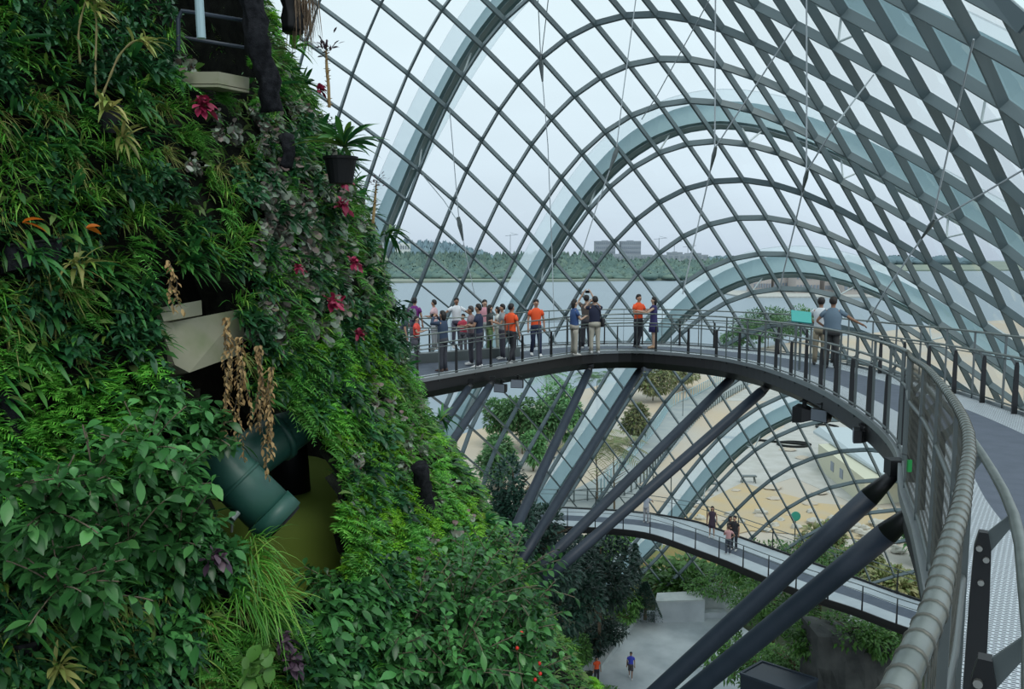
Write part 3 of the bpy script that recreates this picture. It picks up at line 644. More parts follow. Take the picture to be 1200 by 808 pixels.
# wire wraps round the top rail and the woven infill
Z = Vector((0, 0, 1)); LL = LIN; S_ = IS
mb = MB(); s = 1.7
while s < 13:
    p, n = sample(IN3, S_, LL, s); q, _ = sample(IN3, S_, LL, s+.006); p = p+inv+Z*1.17; q = q+inv+Z*1.17; mb.tube([p, q], .0228, 14); s += .07 if s < 8 else .1
tag(mb.build('wire_wrap', M['wire'], rail_in, True), kind='stuff')
seg = []; s = 1.6
while s < 11:
    for a, b in ((0, .30), (.30, 0)):
        p, n = sample(IN3, S_, LL, s+a); q, n2 = sample(IN3, S_, LL, s+b); m1, _ = sample(IN3, S_, LL, s+.15); p = p+inv+Z*.09; q = q+inv+Z*1.15; m1 = m1+inv+Z*.62
        seg += [[tuple(p), tuple(m1)], [tuple(m1), tuple(q)]]
    s += .042
o = mesh_np('woven_mesh', *stems_np(seg, .0009), M['wire'], rail_in); o['kind'] = 'stuff'
# outer railing
OO = smooth_curve(OUT3[::2]+[OUT3[-1]], .4); OS = side_of(OO)
railing(OO, OS, -1, 'far railing along the outer edge of the upper walkway, thin steel rails on black posts', 'railing', .5, 200, 1.3, False)
# dark step across the widened left end
a = Vector((-6.0, 23.0, -3.2+H)); b = Vector((.2, 25.0, -3.0+H)); mb = MB(tuple(a.lerp(b, .5))); mb.bar(a+Z*.14, b+Z*.14, .35, .28); tag(mb.build('walkway_bench', M['steel_d']), 'long low grey kerb bench in the middle of the widened walkway at left', 'bench')

# support struts under the upper walkway
def strut(label, a, b, r=.15, r2=None):
    a = Vector(a); b = Vector(b); root = empty('support_strut', tuple(a), label=label, cat='strut'); d = b-a; T = d.normalized()
    n = 20; mb = MB(); pts = [T*.35+(d-T*.35)*t for t in np.linspace(0, 1, 8)]; mb.tube(pts, [r+((r2 or r)-r)*t for t in np.linspace(0, 1, 8)], n); mb.build('tube', M['strut'], root, True)
    mb = MB(); mb.tube([T*-.15, T*.1, T*.35], [r*.4, r*.7, r*1.0], 20); mb.build('end_cone', M['black'], root, True)
    mb = MB(); mb.box((0, 0, .08), (r*1.5, r*1.5, .16)); mb.build('head_plate', M['black'], root)
strut('long dark tubular strut, leftmost of the four under the bend of the upper walkway', at(692, 431, 25.6), at(590, 650, 17.5), .125)
strut('long dark tubular strut, second from the left under the bend of the upper walkway', at(752, 431, 26.2), at(604, 668, 17.8), .125)
strut('long dark tubular strut, third from the left under the bend of the upper walkway', at(862, 439, 23.4), at(618, 680, 17.6), .125)
strut('long dark tubular strut, rightmost of the four under the bend of the upper walkway', at(902, 451, 20.6), at(632, 686, 17.2), .125)
strut('big dark tubular strut in the lower right, upper one of the near pair', at(1048, 556, 8.3), at(700, 876, 9.2), .103)
strut('big dark tubular strut in the lower right, lower one of the near pair', at(1074, 597, 7.1), at(722, 884, 8.9), .103)
strut('right strut of the short pair beside the planted wall edge, under the walkway', at(577, 448, 22.4), at(515, 540, 18), .1)
strut('left strut of the short pair beside the planted wall edge, under the walkway', at(552, 451, 22.2), at(497, 530, 18), .1)

# floodlights below the deck
def lamp(label, p, rz, s=1.0):
    root = empty('floodlight', tuple(p), rz, label, 'floodlight'); mb = MB(); mb.loft([[(sx*w*s, y*s, (-.18+sz*h)*s) for sx, sz in ((-1, -1), (1, -1), (1, 1), (-1, 1))] for w, h, y in ((.08, .06, -.14), (.15, .10, 0), (.16, .11, .12))]); mb.build('housing', M['black'], root)
    mb = MB(); mb.box((0, .125*s, -.18*s), (.29*s, .012, .19*s)); mb.build('lens', M['haze_w'], root); mb = MB(); mb.box((0, 0, -.03*s), (.05*s, .05*s, .12*s)); mb.box((0, 0, -.005), (.2*s, .1*s, .012)); mb.build('bracket', M['black'], root)
lamp('black floodlight hanging under the walkway, leftmost, near the planted wall', at(588, 446, 22.3), 2.6, 1.1)
lamp('black floodlight hanging under the walkway beside the leftmost one', at(607, 441, 22.8), 2.9, 1.1)
lamp('pale floodlight at the head of the second strut under the walkway bend', at(757, 424, 25.6), 3.4, 1.0)
lamp('angular black floodlight under the walkway curve, left of the near struts', at(943, 470, 16.8), 1.0, 1.5)
lamp('small black floodlight under the walkway curve, right beside the angular one', at(965, 474, 15.2), 2.2, 1.1)
lamp('small black floodlight under the walkway edge, nearest to the near struts', at(1010, 498, 12.0), 1.2, .9)
# green tag on the railing
p = at(1066, 540, 6.0); root = empty('safety_tag', tuple(p), label='small green tag hanging on the woven railing in front of the walkway', cat='tag'); M['green'] = mat('green_plastic', (.015, .28, .06), .4)
mb = MB(); mb.box((0, 0, -.04), (.03, .02, .09)); mb.build('tag_body', M['green'], root); mb = MB(); mb.tube([(-.06, 0, .05), (-.02, 0, .04), (0, 0, .0)], .004, 6); mb.build('hook', M['black'], root)
# teal reading panel
p = at(938, 398, 19.4); p = Vector((p.x, p.y, H-2.66)); root = empty('reading_panel', tuple(p), label='teal information panel on a thin post beside the two men at the railing', cat='sign'); M['teal'] = mat('teal_panel', (.02, .36, .33), .4)
mb = MB(); mb.tube([(0, 0, 0), (0, 0, 1.15)], .03, 8); mb.build('post', M['steel_d'], root); mb = MB(); mb.box((0, 0, 1.25), (.46, .04, .32), rot=Matrix.Rotation(-.7, 3, 'X')@Matrix.Rotation(.15, 3, 'Y')); mb.build('panel', M['teal'], root)

# ------------------------------------------------------------------ lower walkway
LZ = 11.9
lo_n = [(470, 610), (520, 614), (557, 616.5), (590, 616.5), (637, 617), (697, 619.5), (738, 622.5), (771, 629), (818, 646), (850, 658), (934, 692), (1001, 714), (1051, 733), (1110, 752)]
lo_f = [(470, 602), (520, 601), (557, 600), (590, 597.5), (637, 595.5), (697, 598), (751, 602), (785, 607), (818, 613.5), (850, 625), (934, 655), (1001, 678.5), (1064, 701), (1130, 722)]
LN = smooth_curve([atz(x, y, LZ) for x, y in lo_n], .5); LF = smooth_curve([atz(x, y, LZ) for x, y in lo_f], .5); nl = 110
rs = lambda P: [P[min(int(t*(len(P)-1)), len(P)-2)].lerp(P[min(int(t*(len(P)-1)), len(P)-2)+1], t*(len(P)-1)-min(int(t*(len(P)-1)), len(P)-2)) for t in np.linspace(0, 1, nl)]
LN = rs(LN); LF = rs(LF); lw = empty('aerial_walkway', tuple(LN[0]), label='lower aerial walkway with pale concrete deck, crossing behind the long struts far below', cat='walkway'); DI = -LN[0]
M['lowdeck'] = mat('lower_deck', (.38, .43, .47), .7, col2=(.46, .51, .54), scale=.8)
def rib2(f0, f1, name, m, th=.05, dz=0): ribbon(name, [a.lerp(b, f0)+Z*dz for a, b in zip(LN, LF)], [a.lerp(b, f1)+Z*dz for a, b in zip(LN, LF)], th, m, lw)
rib2(0, .33, 'deck_edge', M['lowdeck']); rib2(.33, .62, 'centre_strip', M['strip']); rib2(.62, 1, 'deck_edge', M['lowdeck']); rib2(.03, .97, 'box_beam', M['beam'], .3, -.055)
rib2(-.02, .0, 'edge_trim', M['beam'], .2, .06); rib2(1.0, 1.02, 'edge_trim', M['beam'], .2, .1)
for P, lab, st in ((LN, 'railing on the near side of the lower walkway, thin dark posts', 1.5), (LF, 'railing on the far side of the lower walkway, thin dark posts', 2.2)):
    LA = arc_pts(P); root = empty('railing', tuple(P[0]), label=lab, cat='railing'); inv = -P[0]; s = .3
    mb = MB(); mb.tube([p+inv+Z*1.1 for p in P], .022, 6); mb.build('top_rail', M['steel_d'], root); mb = MB(); mb.tube([p+inv+Z*.85 for p in P], .015, 6); mb.build('handrail', M['steel_d'], root)
    while s < LA[-1]:
        p, n = sample(P, side_of(P), LA, s) if False else (sample(P, [Vector((0, 1, 0))]*len(P), LA, s)[0], None); mb = MB(); mb.bar(p+inv-Z*.1, p+inv+Z*1.1, .06, .06, w2=.035, h2=.035); mb.build('post', M['black'], root); s += st

# ------------------------------------------------------------------ stay cables with clamps
def cable(label, knots, rcl=.02, clamps=(), rods=()):
    P = [at(*k) for k in knots]; root = empty('stay_cable', tuple(P[0]), label=label, cat='cable'); inv = -P[0]; mb = MB(); mb.tube([p+inv for p in P], rcl, 5); mb.build('cable', M['edge'], root)
    for k in clamps:
        a = P[k]; b = P[k+1] if k+1 < len(P) else P[k-1]; T = (b-a).normalized(); L = .0115*a.y
        mb = MB(); mb.tube([a+inv-T*L*.5, a+inv+T*L*.35, a+inv+T*L*2], [.0035*a.y*.6, .0042*a.y*.7, .001*a.y], 6); mb.build('clamp', M['steel_d'], root)
def knot(i, j, inset=.35): p = shell(i, j)-shell_n(i, j)*inset; x, y = topx(p); return (x, y, p.y)
cable('thin stay cable hanging straight down from a clamp left of centre', [(629, -30, 33), knot(4, 4), (642, 170, 34), (647, 300, 34), (650, 400, 33)], clamps=(1,))
cable('thin stay cable meeting the same clamp left of centre from the upper right', [(646, -30, 32), knot(4, 4)])
cable('stay cable slanting down left with a large clamp in front of the middle arch', [(749, -30, 30), (729, 118, 29), (722, 178, 29), (700, 240, 29), (680, 303, 29)], clamps=(2,))
cable('stay cable falling vertically right of the middle arch to a long clamp', [(838.5, -30, 27), (838, 100, 27), (837.5, 178, 27), (820, 255, 28), (800, 345, 28)], clamps=(2,), rcl=.024)
cable('stay cable running diagonally down left from the top of the dome across the middle arch', [(842, -20, 28), (770, 112, 31), (752, 140, 32)])
cable('stay cable from a shell node down left to the long clamp', [(932, 29, 25), (839, 172, 27)], rcl=.024)
cable('stay cable falling vertically in the right half to a clamp near the arch crown', [(945, -30, 24), (945.5, 100, 24), (945, 205, 24), (930, 270, 25), (913, 340, 26)], clamps=(2,), rcl=.024)
cable('stay cable slanting from the upper right down to the clamp near the arch crown', [knot(3, 15), (980, 145, 23), (946, 200, 24)], clamps=(), rcl=.024)
cable('stay cable dropping from the upper right corner to the biggest clamp', [(1141, 46, 15.5), (1117, 150, 17), (1092, 262, 18), (1040, 338, 19), (1016, 378, 20)], clamps=(2,), rcl=.02)
cable('stay cable coming in from the right edge to the biggest clamp', [(1225, 184, 16), (1160, 222, 17), (1092, 262, 18)], rcl=.02)
cable('faint stay cable hanging beside the leaning arch left of centre', [(527, 130, 36), (532, 190, 36), (538, 260, 36), (556, 345, 36)], clamps=(2,))
cable('faint stay cable joining the left clamp from the upper left', [(495, 205, 37), (520, 235, 37), (538, 262, 36)])

# ------------------------------------------------------------------ fittings and special plants on the planted wall
def hp(px, py, dn=0.0):
    p, a = hit(px, py)
    if p is None: p, a = hit(px-25, py); q = at(px, py, p.y); return q, wall_normal(a, p.z)
    n = wall_normal(a, p.z); return p+n*dn, n
# beige panel
root = empty('beige_panel', tuple(at(240, 395, 7.9)), label='weathered pale beige box panel with green stains set in the planted wall', cat='panel')
A = lambda x, y, Y: at(x, y, Y)-Vector(root.location)
def quadbox(name, pts, th, m, parent):
    a, b, c, d = pts; n = (b-a).cross(d-a).normalized(); n = n if n.y > 0 else -n; mb = MB(); mb.loft([[a, b, c, d], [a+n*th, b+n*th, c+n*th, d+n*th]]); return mb.build(name, m, parent)
quadbox('face', [A(200, 378, 7.6), A(284, 362, 8.3), A(288, 413, 8.3), A(222, 437, 7.6)], .5, M['beige'], root)
quadbox('upper_lip', [A(186, 361, 7.4), A(236, 352, 7.9), A(237, 369, 7.9), A(192, 377, 7.4)], .35, M['beige'], root)
quadbox('side_face', [A(186, 377, 7.4), A(202, 378, 7.6), A(222, 437, 7.6), A(205, 428, 7.5)], .3, M['beige'], root)
# upper beam, steel frame
r2 = empty('beige_beam', tuple(at(275, 95, 8.6)), label='short pale beige beam across the dark opening at the top of the planted wall', cat='beam'); B = lambda x, y, Y: at(x, y, Y)-Vector(r2.location)
quadbox('face', [B(256, 84, 8.5), B(292, 91, 9.1), B(292, 105, 9.1), B(256, 98, 8.5)], .4, M['beige'], r2); quadbox('lower_flange', [B(256, 99, 8.45), B(292, 106, 9.05), B(292, 109, 9.05), B(256, 102, 8.45)], .3, M['beige'], r2)
r3 = empty('tube_scaffold', tuple(at(233, 60, 8.6)), label='blue-grey steel tube frame inside the dark opening at the top', cat='scaffold'); B = lambda x, y, Y: at(x, y, Y)-Vector(r3.location)
mb = MB(); mb.tube([B(231, -40, 8.6), B(236, 45, 8.6)], .045, 10); mb.build('upright', M['rib'], r3); mb = MB(); mb.tube([B(209, 60, 8.6), B(209, 22, 8.6), B(213, 13, 8.6), B(236, 16, 8.6), B(285, 24, 9)], .022, 8); mb.build('bent_tube', M['strut'], r3); mb = MB(); mb.tube([B(190, 40, 8.8), B(300, 58, 9.2)], .02, 8); mb.build('cross_tube', M['strut'], r3)
# felt columns
def column(label, pts, rr, m=M['felt']):
    P = [Vector(at(*q)) for q in pts]; P = smooth_curve(P, .12); mb = MB(tuple(P[0])); mb.tube(P, rr, 22); mb.v = [tuple(Vector(v)+Vector((noise.noise(Vector(v)*9), noise.noise(Vector(v)*9+Vector((7, 1, 3))), 0))*rr*.55) for v in mb.v]; return tag(mb.build('felt_column', m, None, True), label, 'column')
column('black felt-wrapped column right of the dark opening at the top', [(292, -30, 8.9), (300, 40, 8.9), (312, 90, 9.0), (318, 130, 9.1)], .12)
column('dark cylinder at the very top of the wall edge', [(338, -30, 10), (342, 12, 10), (343, 38, 10)], .12, M['pot'])
column('black felt-wrapped bulge on the wall right of the magenta leaves', [(336, 160, 9.6), (338, 180, 9.5), (334, 196, 9.5)], .07)
column('dark felt column dropping through the ferns near the right edge of the wall', [(492, 545, 10.1), (500, 600, 10.3), (508, 660, 10.4)], .1)  # tube added for the darkness of a partly covered gap, no real column
column('black felt column at the far left of the wall, halfway up', [(-6, 445, hit(0, 445)[0].y), (8, 475, hit(8, 475)[0].y), (18, 520, hit(18, 520)[0].y)], .06)
# green pipe
r4 = empty('drain_pipe', tuple(at(255, 560, 7.6)), label='thick dark green pipe with a flanged open end pointing down right', cat='pipe'); B = lambda x, y, Y: at(x, y, Y)-Vector(r4.location)
a = B(225, 512, 7.55); b = B(331, 614, 7.6); T = (b-a).normalized()
mb = MB(); mb.tube([a, a.lerp(b, .6), a.lerp(b, .86)], .235, 28); mb.build('barrel', M['pipe'], r4, True)
mb = MB(); mb.tube([a.lerp(b, .84), a.lerp(b, .98)], .25, 28); mb.build('collar', M['pipe'], r4, True)
mb = MB(); q = a.lerp(b, .5); mb.tube([q, q+T*.03], .245, 28); mb.build('seam', M['pipe'], r4, True)
mb = MB(); q = a.lerp(b, .985); mb.tube([q, q+T*.02], .215, 28); mb.build('open_end', M['pot'], r4)
mb = MB(); q = a.lerp(b, .62)+Vector((-.02, -.26, -.13)); mb.tube([q, q+Vector((-.03, -.08, -.04))], .03, 10); mb.tube([q+Vector((-.03, -.06, -.04)), q+Vector((-.04, -.06, -.16))], .012, 8); mb.build('tap', M['steel'], r4)
r5 = empty('drain_pipe', tuple(at(320, 520, 8.8)), label='second green pipe behind, rising right above the flanged pipe', cat='pipe'); B = lambda x, y, Y: at(x, y, Y)-Vector(r5.location)
mb = MB(); mb.tube([B(262, 548, 8.3), B(300, 530, 8.7), B(352, 492, 9.2), B(390, 462, 9.6)], .26, 26); mb.build('barrel', M['pipe'], r5, True); mb = MB(); q1 = B(322, 514, 8.9); q2 = B(328, 510, 8.95); mb.tube([q1, q2], .29, 26); mb.build('flange', M['pipe'], r5, True)
mb = MB(tuple(at(345, 565, 9.6))); mb.tube([at(338, 500, 9.6), at(340, 575, 9.6)], [.2, .24], 16); tag(mb.build('black_pipe_elbow', M['pot'], None, True), 'dark round pipe stub behind the green pipes', 'pipe')
# olive drum, pale wall, ledge
c = at(335, 640, 9.5); mb = MB((c.x-.25, c.y+.9, c.z)); R = []
for z in np.linspace(-2.2, .75, 12):
    rr = 1.15+.12*math.sin((z+2.2)*1.1) if z < .35 else 1.15*math.sqrt(max(0.02, 1-((z-.35)/.45)**2)); R.append([Vector((c.x-.25+rr*math.cos(2*PI*k/36), c.y+.9+rr*math.sin(2*PI*k/36), c.z+z)) for k in range(36)])
mb.loft(R); tag(mb.build('olive_drum', M['olive'], None, True), 'smooth dark olive green drum inside the hollow below the pipes', 'drum')
mb = MB(tuple(at(320, 600, 11.6))); mb.box(at(320, 610, 11.9), (2.4, .15, 1.5)); tag(mb.build('pale_panel', M['palewall']), 'pale grey panel glimpsed behind the green pipes and olive drum', 'panel')
r6 = empty('black_planter_ledge', tuple(at(350, 730, 8)), label='black planter ledge slanting up right below the olive drum', cat='ledge'); B = lambda x, y, Y: at(x, y, Y)-Vector(r6.location)
quadbox('face', [B(310, 735, 7.6), B(400, 690, 8.6), B(420, 800, 8.2), B(305, 812, 7.3)], .4, M['felt'], r6); mb = MB(); mb.tube([B(306, 734, 7.5), B(402, 688, 8.5)], .05, 8); mb.build('rim', M['pot'], r6)
# pots and pockets
def pot(label, px, py, Y, r, h, name='black_pot'):
    p = at(px, py, Y)
    if px < 350: q, n_ = hp(px, py, .04); p = q
    root = empty(name, tuple(p), label=label, cat='pot'); mb = MB(); mb.loft([[(q*math.cos(2*PI*k/20), q*math.sin(2*PI*k/20), z) for k in range(20)] for q, z in ((r*.7, -h), (r*.95, -.03), (r*1.06, -.03), (r*1.06, 0), (r*.95, 0), (r*.9, -.06))]); mb.build('body', M['pot'], root)
pot('black pot holding the orchid canes, upper left of the planted wall', 122, 124, 6.15, .12, .24)
pot('black pot under the big bromeliad at the right edge of the wall', 399, 184, 9.6, .19, .3)
pot('black pot at the bottom left corner among thin yellow leaves', 25, 745, 5.1, .13, .22)
for (lab, pts) in (('grey woven felt pocket near the left edge, a third of the way down', [(8, 288, hit(8, 288)[0].y-.1), (74, 280, hit(74, 280)[0].y-.1), (70, 304, hit(70, 304)[0].y-.1), (10, 318, hit(10, 318)[0].y-.1)]),):
    P = [at(*q) for q in pts]; r7 = empty('felt_pocket', tuple(P[0]), label=lab, cat='pocket'); quadbox('pouch', [p-P[0] for p in P], .12, M['felt'], r7); mb = MB(); mb.tube([Vector(), P[1]-P[0]], .014, 6); mb.build('rim', M['pot'], r7)

def special(name, g, m, px, py, label, cat, s=1, dn=.12, rz=None, Y=None, stemcol=None):
    if Y: p = at(px, py, Y); n = Vector((.4, -1, 0)).normalized()
    else: p, n = hp(px, py, dn)
    o = mesh_np(name, *g, m); o.location = p; o.rotation_euler = (0, 0, math.atan2(-n.x, n.y) if rz is None else rz); o.scale = (s, s, s); return tag(o, label, cat)
# magenta caladium clusters
for k, (x, y, s, w) in enumerate([(211, 127, 1.1, 'high on the wall, left of the dry grass'), (354, 106, 1.0, 'near the top right edge of the wall'), (381, 218, 1.15, 'upper of the pair left of the flower spike foot'), (376, 243, 1.15, 'lower of the pair left of the flower spike foot'), (390, 309, .9, 'right of the grey leaves above the fish-shaped cluster'.replace('fish-shaped ', 'tallest ')), (363, 357, 1.3, 'tallest cluster, level with the visitors on the walkway'), (397, 393, .85, 'lowest of the magenta clusters, near the wall edge'), (326, 315, .6, 'smallest and darkest, among the grey leaves')]):
    g = g_broad(rg(200+k), .11, 7, 4, .55, .10); special('magenta_leaf_plant', g, M['red'], x, y, 'magenta-leaved plant, '+w, 'plant', s, .22)
for k, (x, y) in enumerate([(306, 745), (318, 770), (225, 650)]):
    special('purple_leaf_plant', g_broad(rg(220+k), .12, 7, 4, .6, .09), M['purple'], x, y, 'purple-leaved plant '+['just left of the black ledge', 'at the foot of the black ledge', 'among the big glossy leaves left of the pipe'][k], 'plant', 1, .2)
for k, (x, y, w) in enumerate([(100, 130, 'over the left rim of the orchid pot'), (140, 128, 'over the right rim of the orchid pot'), (118, 165, 'below the orchid pot'), (20, 300, 'over the left end of the felt pocket'), (70, 310, 'under the right end of the felt pocket'), (15, 720, 'over the pot in the bottom left corner'), (50, 770, 'below the pot in the bottom left corner')]):
    special('strap_leaf_plant', g_strap(rg(600+k), .26, 20, .035), M['strap' if k % 2 else 'grassdry'], x, y, 'strap-leaved plant spilling '+w, 'plant', 1, .25)
special('lily_pad_plant', g_round(rg(230), .27, 24, .11), M['lily'], 262, 775, 'light green round-leaved begonia at the bottom, left of the black ledge', 'plant', 1.0, .3)
special('golden_leaf', leaves(rg(231), [(0, 0, 0)]*3, [(0, .2, 1), (.1, .3, 1), (-.1, .2, .9)], np.array([.42, .3, .3]), np.array([.07, .05, .05]), .05, 'strap', 5), M['orange'], 289, 125, 'upright orange and yellow leaf beside the felt column', 'leaf', .8, .2)
for k, (x, y) in enumerate([(6, 262), (78, 268)]):
    special('orange_leaf', leaves(rg(240+k), [(0, 0, 0)]*2, [(-.5, .4, .3), (-.7, .2, -.1)], .16, .09, .3, 'oval', 5), M['orange'], x, y, 'orange withered leaf '+['at the far left edge above the felt pocket', 'right of the one at the left edge'][k], 'leaf', 1-.3*k, .25)
# big bromeliad with spikes
n = 34; r_ = rg(250); az = r_.uniform(0, 2*PI, n); el = r_.uniform(.05, 1.0, n); d = np.stack([np.cos(az)*np.cos(el), np.sin(az)*np.cos(el), np.sin(el)], 1)
special('bromeliad', leaves(r_, np.zeros((n, 3)), d, r_.uniform(.42, .62, n), .065, .35, 'strap', 6), M['strap'], 402, 172, 'large dark bromeliad rosette standing out at the right edge of the wall against the sky', 'plant', 1.12, 0, 0, 9.6)
special('bromeliad', g_strap(rg(251), .4, 24, .05), M['bright'], 343, 55, 'bright green spiky rosette near the top right of the wall', 'plant', .9, .1)
special('bromeliad', g_strap(rg(252), .36, 24, .04), M['strap'], 455, 275, 'dark green leafy rosette on the wall edge at the height of the far shore', 'plant', 1, 0, 0, 10.5)
special('bromeliad', g_strap(rg(253), .45, 22, .05), M['strap'], 516, 492, 'dark agave-like rosette on the wall edge just below the walkway end', 'plant', .9, 0, 0, 11.5)
def spike(label, pts, Y, head):
    P = [at(x, y, Y) for x, y in pts]; root = empty('flower_spike', tuple(P[0]), label=label, cat='flower'); inv = -P[0]; P = [p+inv for p in P]; mb = MB(); mb.tube(P, [.018]*(len(P)-1)+[.008], 7); mb.build('stalk', M['dried'], root)
    rr = rg(len(label)); L = []; n = 60; t = rr.uniform(0, 1, n); ps = np.array([P[0].lerp(P[-1], q) for q in t]); dd = rr.normal(0, 1, (n, 3)); dd[:, 2] = np.abs(dd[:, 2])*.6
    mesh_np('bracts', *leaves(rr, ps, dd, .05, .02, .1, 'oval', 3), M['dried'], root)
    n = 46; ps = np.array([P[-1]+Vector((0, 0, -.0)) for _ in range(n)])+rr.normal(0, .03, (n, 3)); dd = rr.normal(0, 1, (n, 3)); dd[:, 2] = np.abs(dd[:, 2])*.7; ps += dd*rr.uniform(0, head*.6, n)[:, None]
    mesh_np('flower_head', *leaves(rr, ps, dd, head*.55, head*.2, .1, 'oval', 3), M['purple'], root)
spike('tall reddish flower spike standing against the sky at the upper right wall edge', [(386, 126), (385, 100), (383, 80), (382, 58)], 9.6, .16)
spike('smaller reddish flower spike against the sky lower down the wall edge', [(437, 262), (439, 240), (441, 215)], 10.3, .10)
# orchid canes
for k, (pts, lab) in enumerate([([(120, 112), (128, 92), (140, 65), (158, 48), (176, 50)], 'leaning right with a leafy crown'), ([(112, 112), (112, 70), (113, 30), (110, 0)], 'rising straight up, right one of two'), ([(94, 75), (92, 40), (98, 10), (108, -12)], 'curving at the far upper left')]):
    P = [at(x, y, hit(122, 122)[0].y-.12) for x, y in pts]; root = empty('orchid_cane', tuple(P[0]), label='pale jointed orchid cane in the black pot, '+lab, cat='plant'); inv = -P[0]; Q = smooth_curve([p+inv for p in P], .03); mb = MB(); mb.tube(Q, [.009+.0022*math.sin(i*1.2) for i in range(len(Q))], 8); mb.build('stem', M['cane'], root, True)
    rr = rg(300+k); n = 22; e_ = Q[-1]; t = Q[int(len(Q)*.75)]; ps = np.array([tuple(t.lerp(e_, q)) for q in rr.uniform(0, 1, n)]); dd = hemi(rr, n, (.6, -.2, .4), .9); mesh_np('leaf', *leaves(rr, ps, dd, rr.uniform(.12, .24, n), .03, .5, 'strap', 5), M['grassdry'], root)
# hanging dried vines
for k, (x, y, L, w) in enumerate([(268, 372, 1.1, 'longest, in front of the beige panel right end'), (305, 405, .95, 'thick bunch right of the beige panel'), (283, 395, 1.25, 'thin strand between the two thick bunches'), (200, 305, .45, 'short bunch above the beige panel'), (222, 455, .5, 'short strand below the left end of the beige panel'), (318, 430, 1.2, 'rightmost strand reaching the second green pipe')]):
    p = at(x, y, 7.45 if x > 210 else 7.0); root = empty('dried_vine', tuple(p), label='brown dried hanging vine, '+w, cat='vine'); rr = rg(320+k); strands = []; B_ = []; D_ = []
    for s_ in range(5 if k < 2 else 3):
        dx, dy = rr.normal(0, .07, 2); n = int(L/.03); zz = np.linspace(0, -L*rr.uniform(.6, 1), n); xx = dx*np.linspace(0, 1, n)+.02*np.sin(np.linspace(0, 9, n)+rr.uniform(0, 6)); P_ = np.stack([xx, dy*np.linspace(0, 1, n)-.03, zz], 1); strands.append(np.stack([P_[:-1], P_[1:]], 1)); B_.append(P_); D_.append(np.stack([rr.normal(0, .6, n), rr.normal(0, .6, n), np.full(n, -.8)], 1))
    mesh_np('stem', *stems_np(np.concatenate(strands), .003), M['twig'], root); B_ = np.concatenate(B_); D_ = np.concatenate(D_); n = len(B_); mesh_np('dry_leaf', *leaves(rr, B_, D_, rr.uniform(.03, .065, n), rr.uniform(.02, .035, n), .2, 'oval', 4, .3), M['dried'], root)
# hanging brown root at the top
rr = rg(340); p = at(356, -10, 10); n = 90; ps = np.stack([rr.normal(0, .08, n), rr.normal(0, .08, n), rr.uniform(-.1, .1, n)], 1); o = mesh_np('root_bundle', *leaves(rr, ps, np.stack([rr.normal(0, .12, n), rr.normal(0, .12, n), -np.ones(n)], 1), rr.uniform(.4, .75, n), .012, .0, 'grass'), M['bark']); o.location = p; tag(o, 'hanging bundle of grey-brown roots at the top edge of the wall against the sky', 'roots')
# long arching grass sprays
for k, (x, y) in enumerate([(290, 660), (305, 690), (270, 690), (298, 715), (285, 640)]):
    special('grass_spray', g_tuft(rg(350+k), .42, 60, .012, 1.1), M['grass'], x, y, 'long arching grass spray left of the olive drum, '+['second from the top of five', 'third from the top, furthest right', 'third from the top, furthest left', 'lowest of five', 'topmost of five'][k], 'grass', 1, .1)
# foreground bush, lower right of the wall
def bush(label, px, py, Y, s, seed, nst=16, per=10, leaf=.13, m='broad', lw=.48, name='leafy_bush'):
    p = at(px, py, Y); root = empty(name, tuple(p), label=label, cat='shrub'); rr = rg(seed); parts = []; segs = []; d = hemi(rr, nst, (.15, -.35, .6), .9)
    for q in range(nst):
        L = s*rr.uniform(.7, 1.25); t = np.linspace(.12, 1, per); c = d[q][None]*(L*t)[:, None]; c[:, 2] -= .2*L*t**2
        for sg in range(2):
            az = np.arange(per)*2.4+sg*PI+rr.uniform(0, 6); side = np.cross(d[q], [0, 0, 1.]); side /= np.linalg.norm(side)+1e-6; nn = np.cross(side, d[q]); dd = side[None]*np.cos(az)[:, None]+nn[None]*np.sin(az)[:, None]+d[q]*.7
            ll = leaf*rr.uniform(.7, 1.25, per); parts.append(leaves(rr, c, dd, ll, ll*lw, .35, 'oval', 5, .1, .12))
        segs.append(np.stack([np.vstack([[0, 0, 0], c[:-1]]), c], 1))
    mesh_np('foliage', *merge(parts), M[m], root); mesh_np('branches', *stems_np(np.concatenate(segs), .006), M['twig'], root); return root
for k, a_ in enumerate([(430, 705, 8.6, .75), (480, 740, 8.3, .8), (540, 715, 8.9, .8), (590, 690, 9.6, .8), (600, 745, 9.2, .75), (530, 790, 8.2, .8), (440, 780, 7.8, .7), (610, 800, 9.0, .6), (560, 660, 10.2, .7), (395, 690, 8.3, .4), (490, 690, 9.3, .7), (570, 760, 8.9, .8)]):
    W_ = ['upper left clump of the big bush below the struts', 'centre left clump of the big bush, in front', 'upper middle clump of the big bush', 'upper right clump where the four struts meet', 'right clump overlooking the plaza', 'bottom middle clump of the big bush', 'bottom left clump beside the black ledge', 'bottom right clump next to the terrace', 'topmost clump against the lower walkway', 'small twig clump in front of the olive drum', 'clump behind the centre left one', 'clump right of centre above the bottom edge'][k]
    bush('leafy dark green bush, '+W_, *a_, 400+k, m='broad')
for k, (x, y) in enumerate([(611, 742), (606, 760), (632, 778), (633, 790), (627, 797)]):
    p = at(x, y, 8.6); mb = MB(tuple(p)); mb.sphere(p, .022, 8, 6); tag(mb.build('red_berry', mat('berry', (.7, .03, .02), .3) if k == 0 else bpy.data.materials['berry'], None, True), 'red berry on the big leafy bush, '+['topmost of five', 'second from the top', 'leftmost of the three close together', 'rightmost of the lower three'.replace('rightmost', 'middle'), 'lowest of five'][k], 'berry')
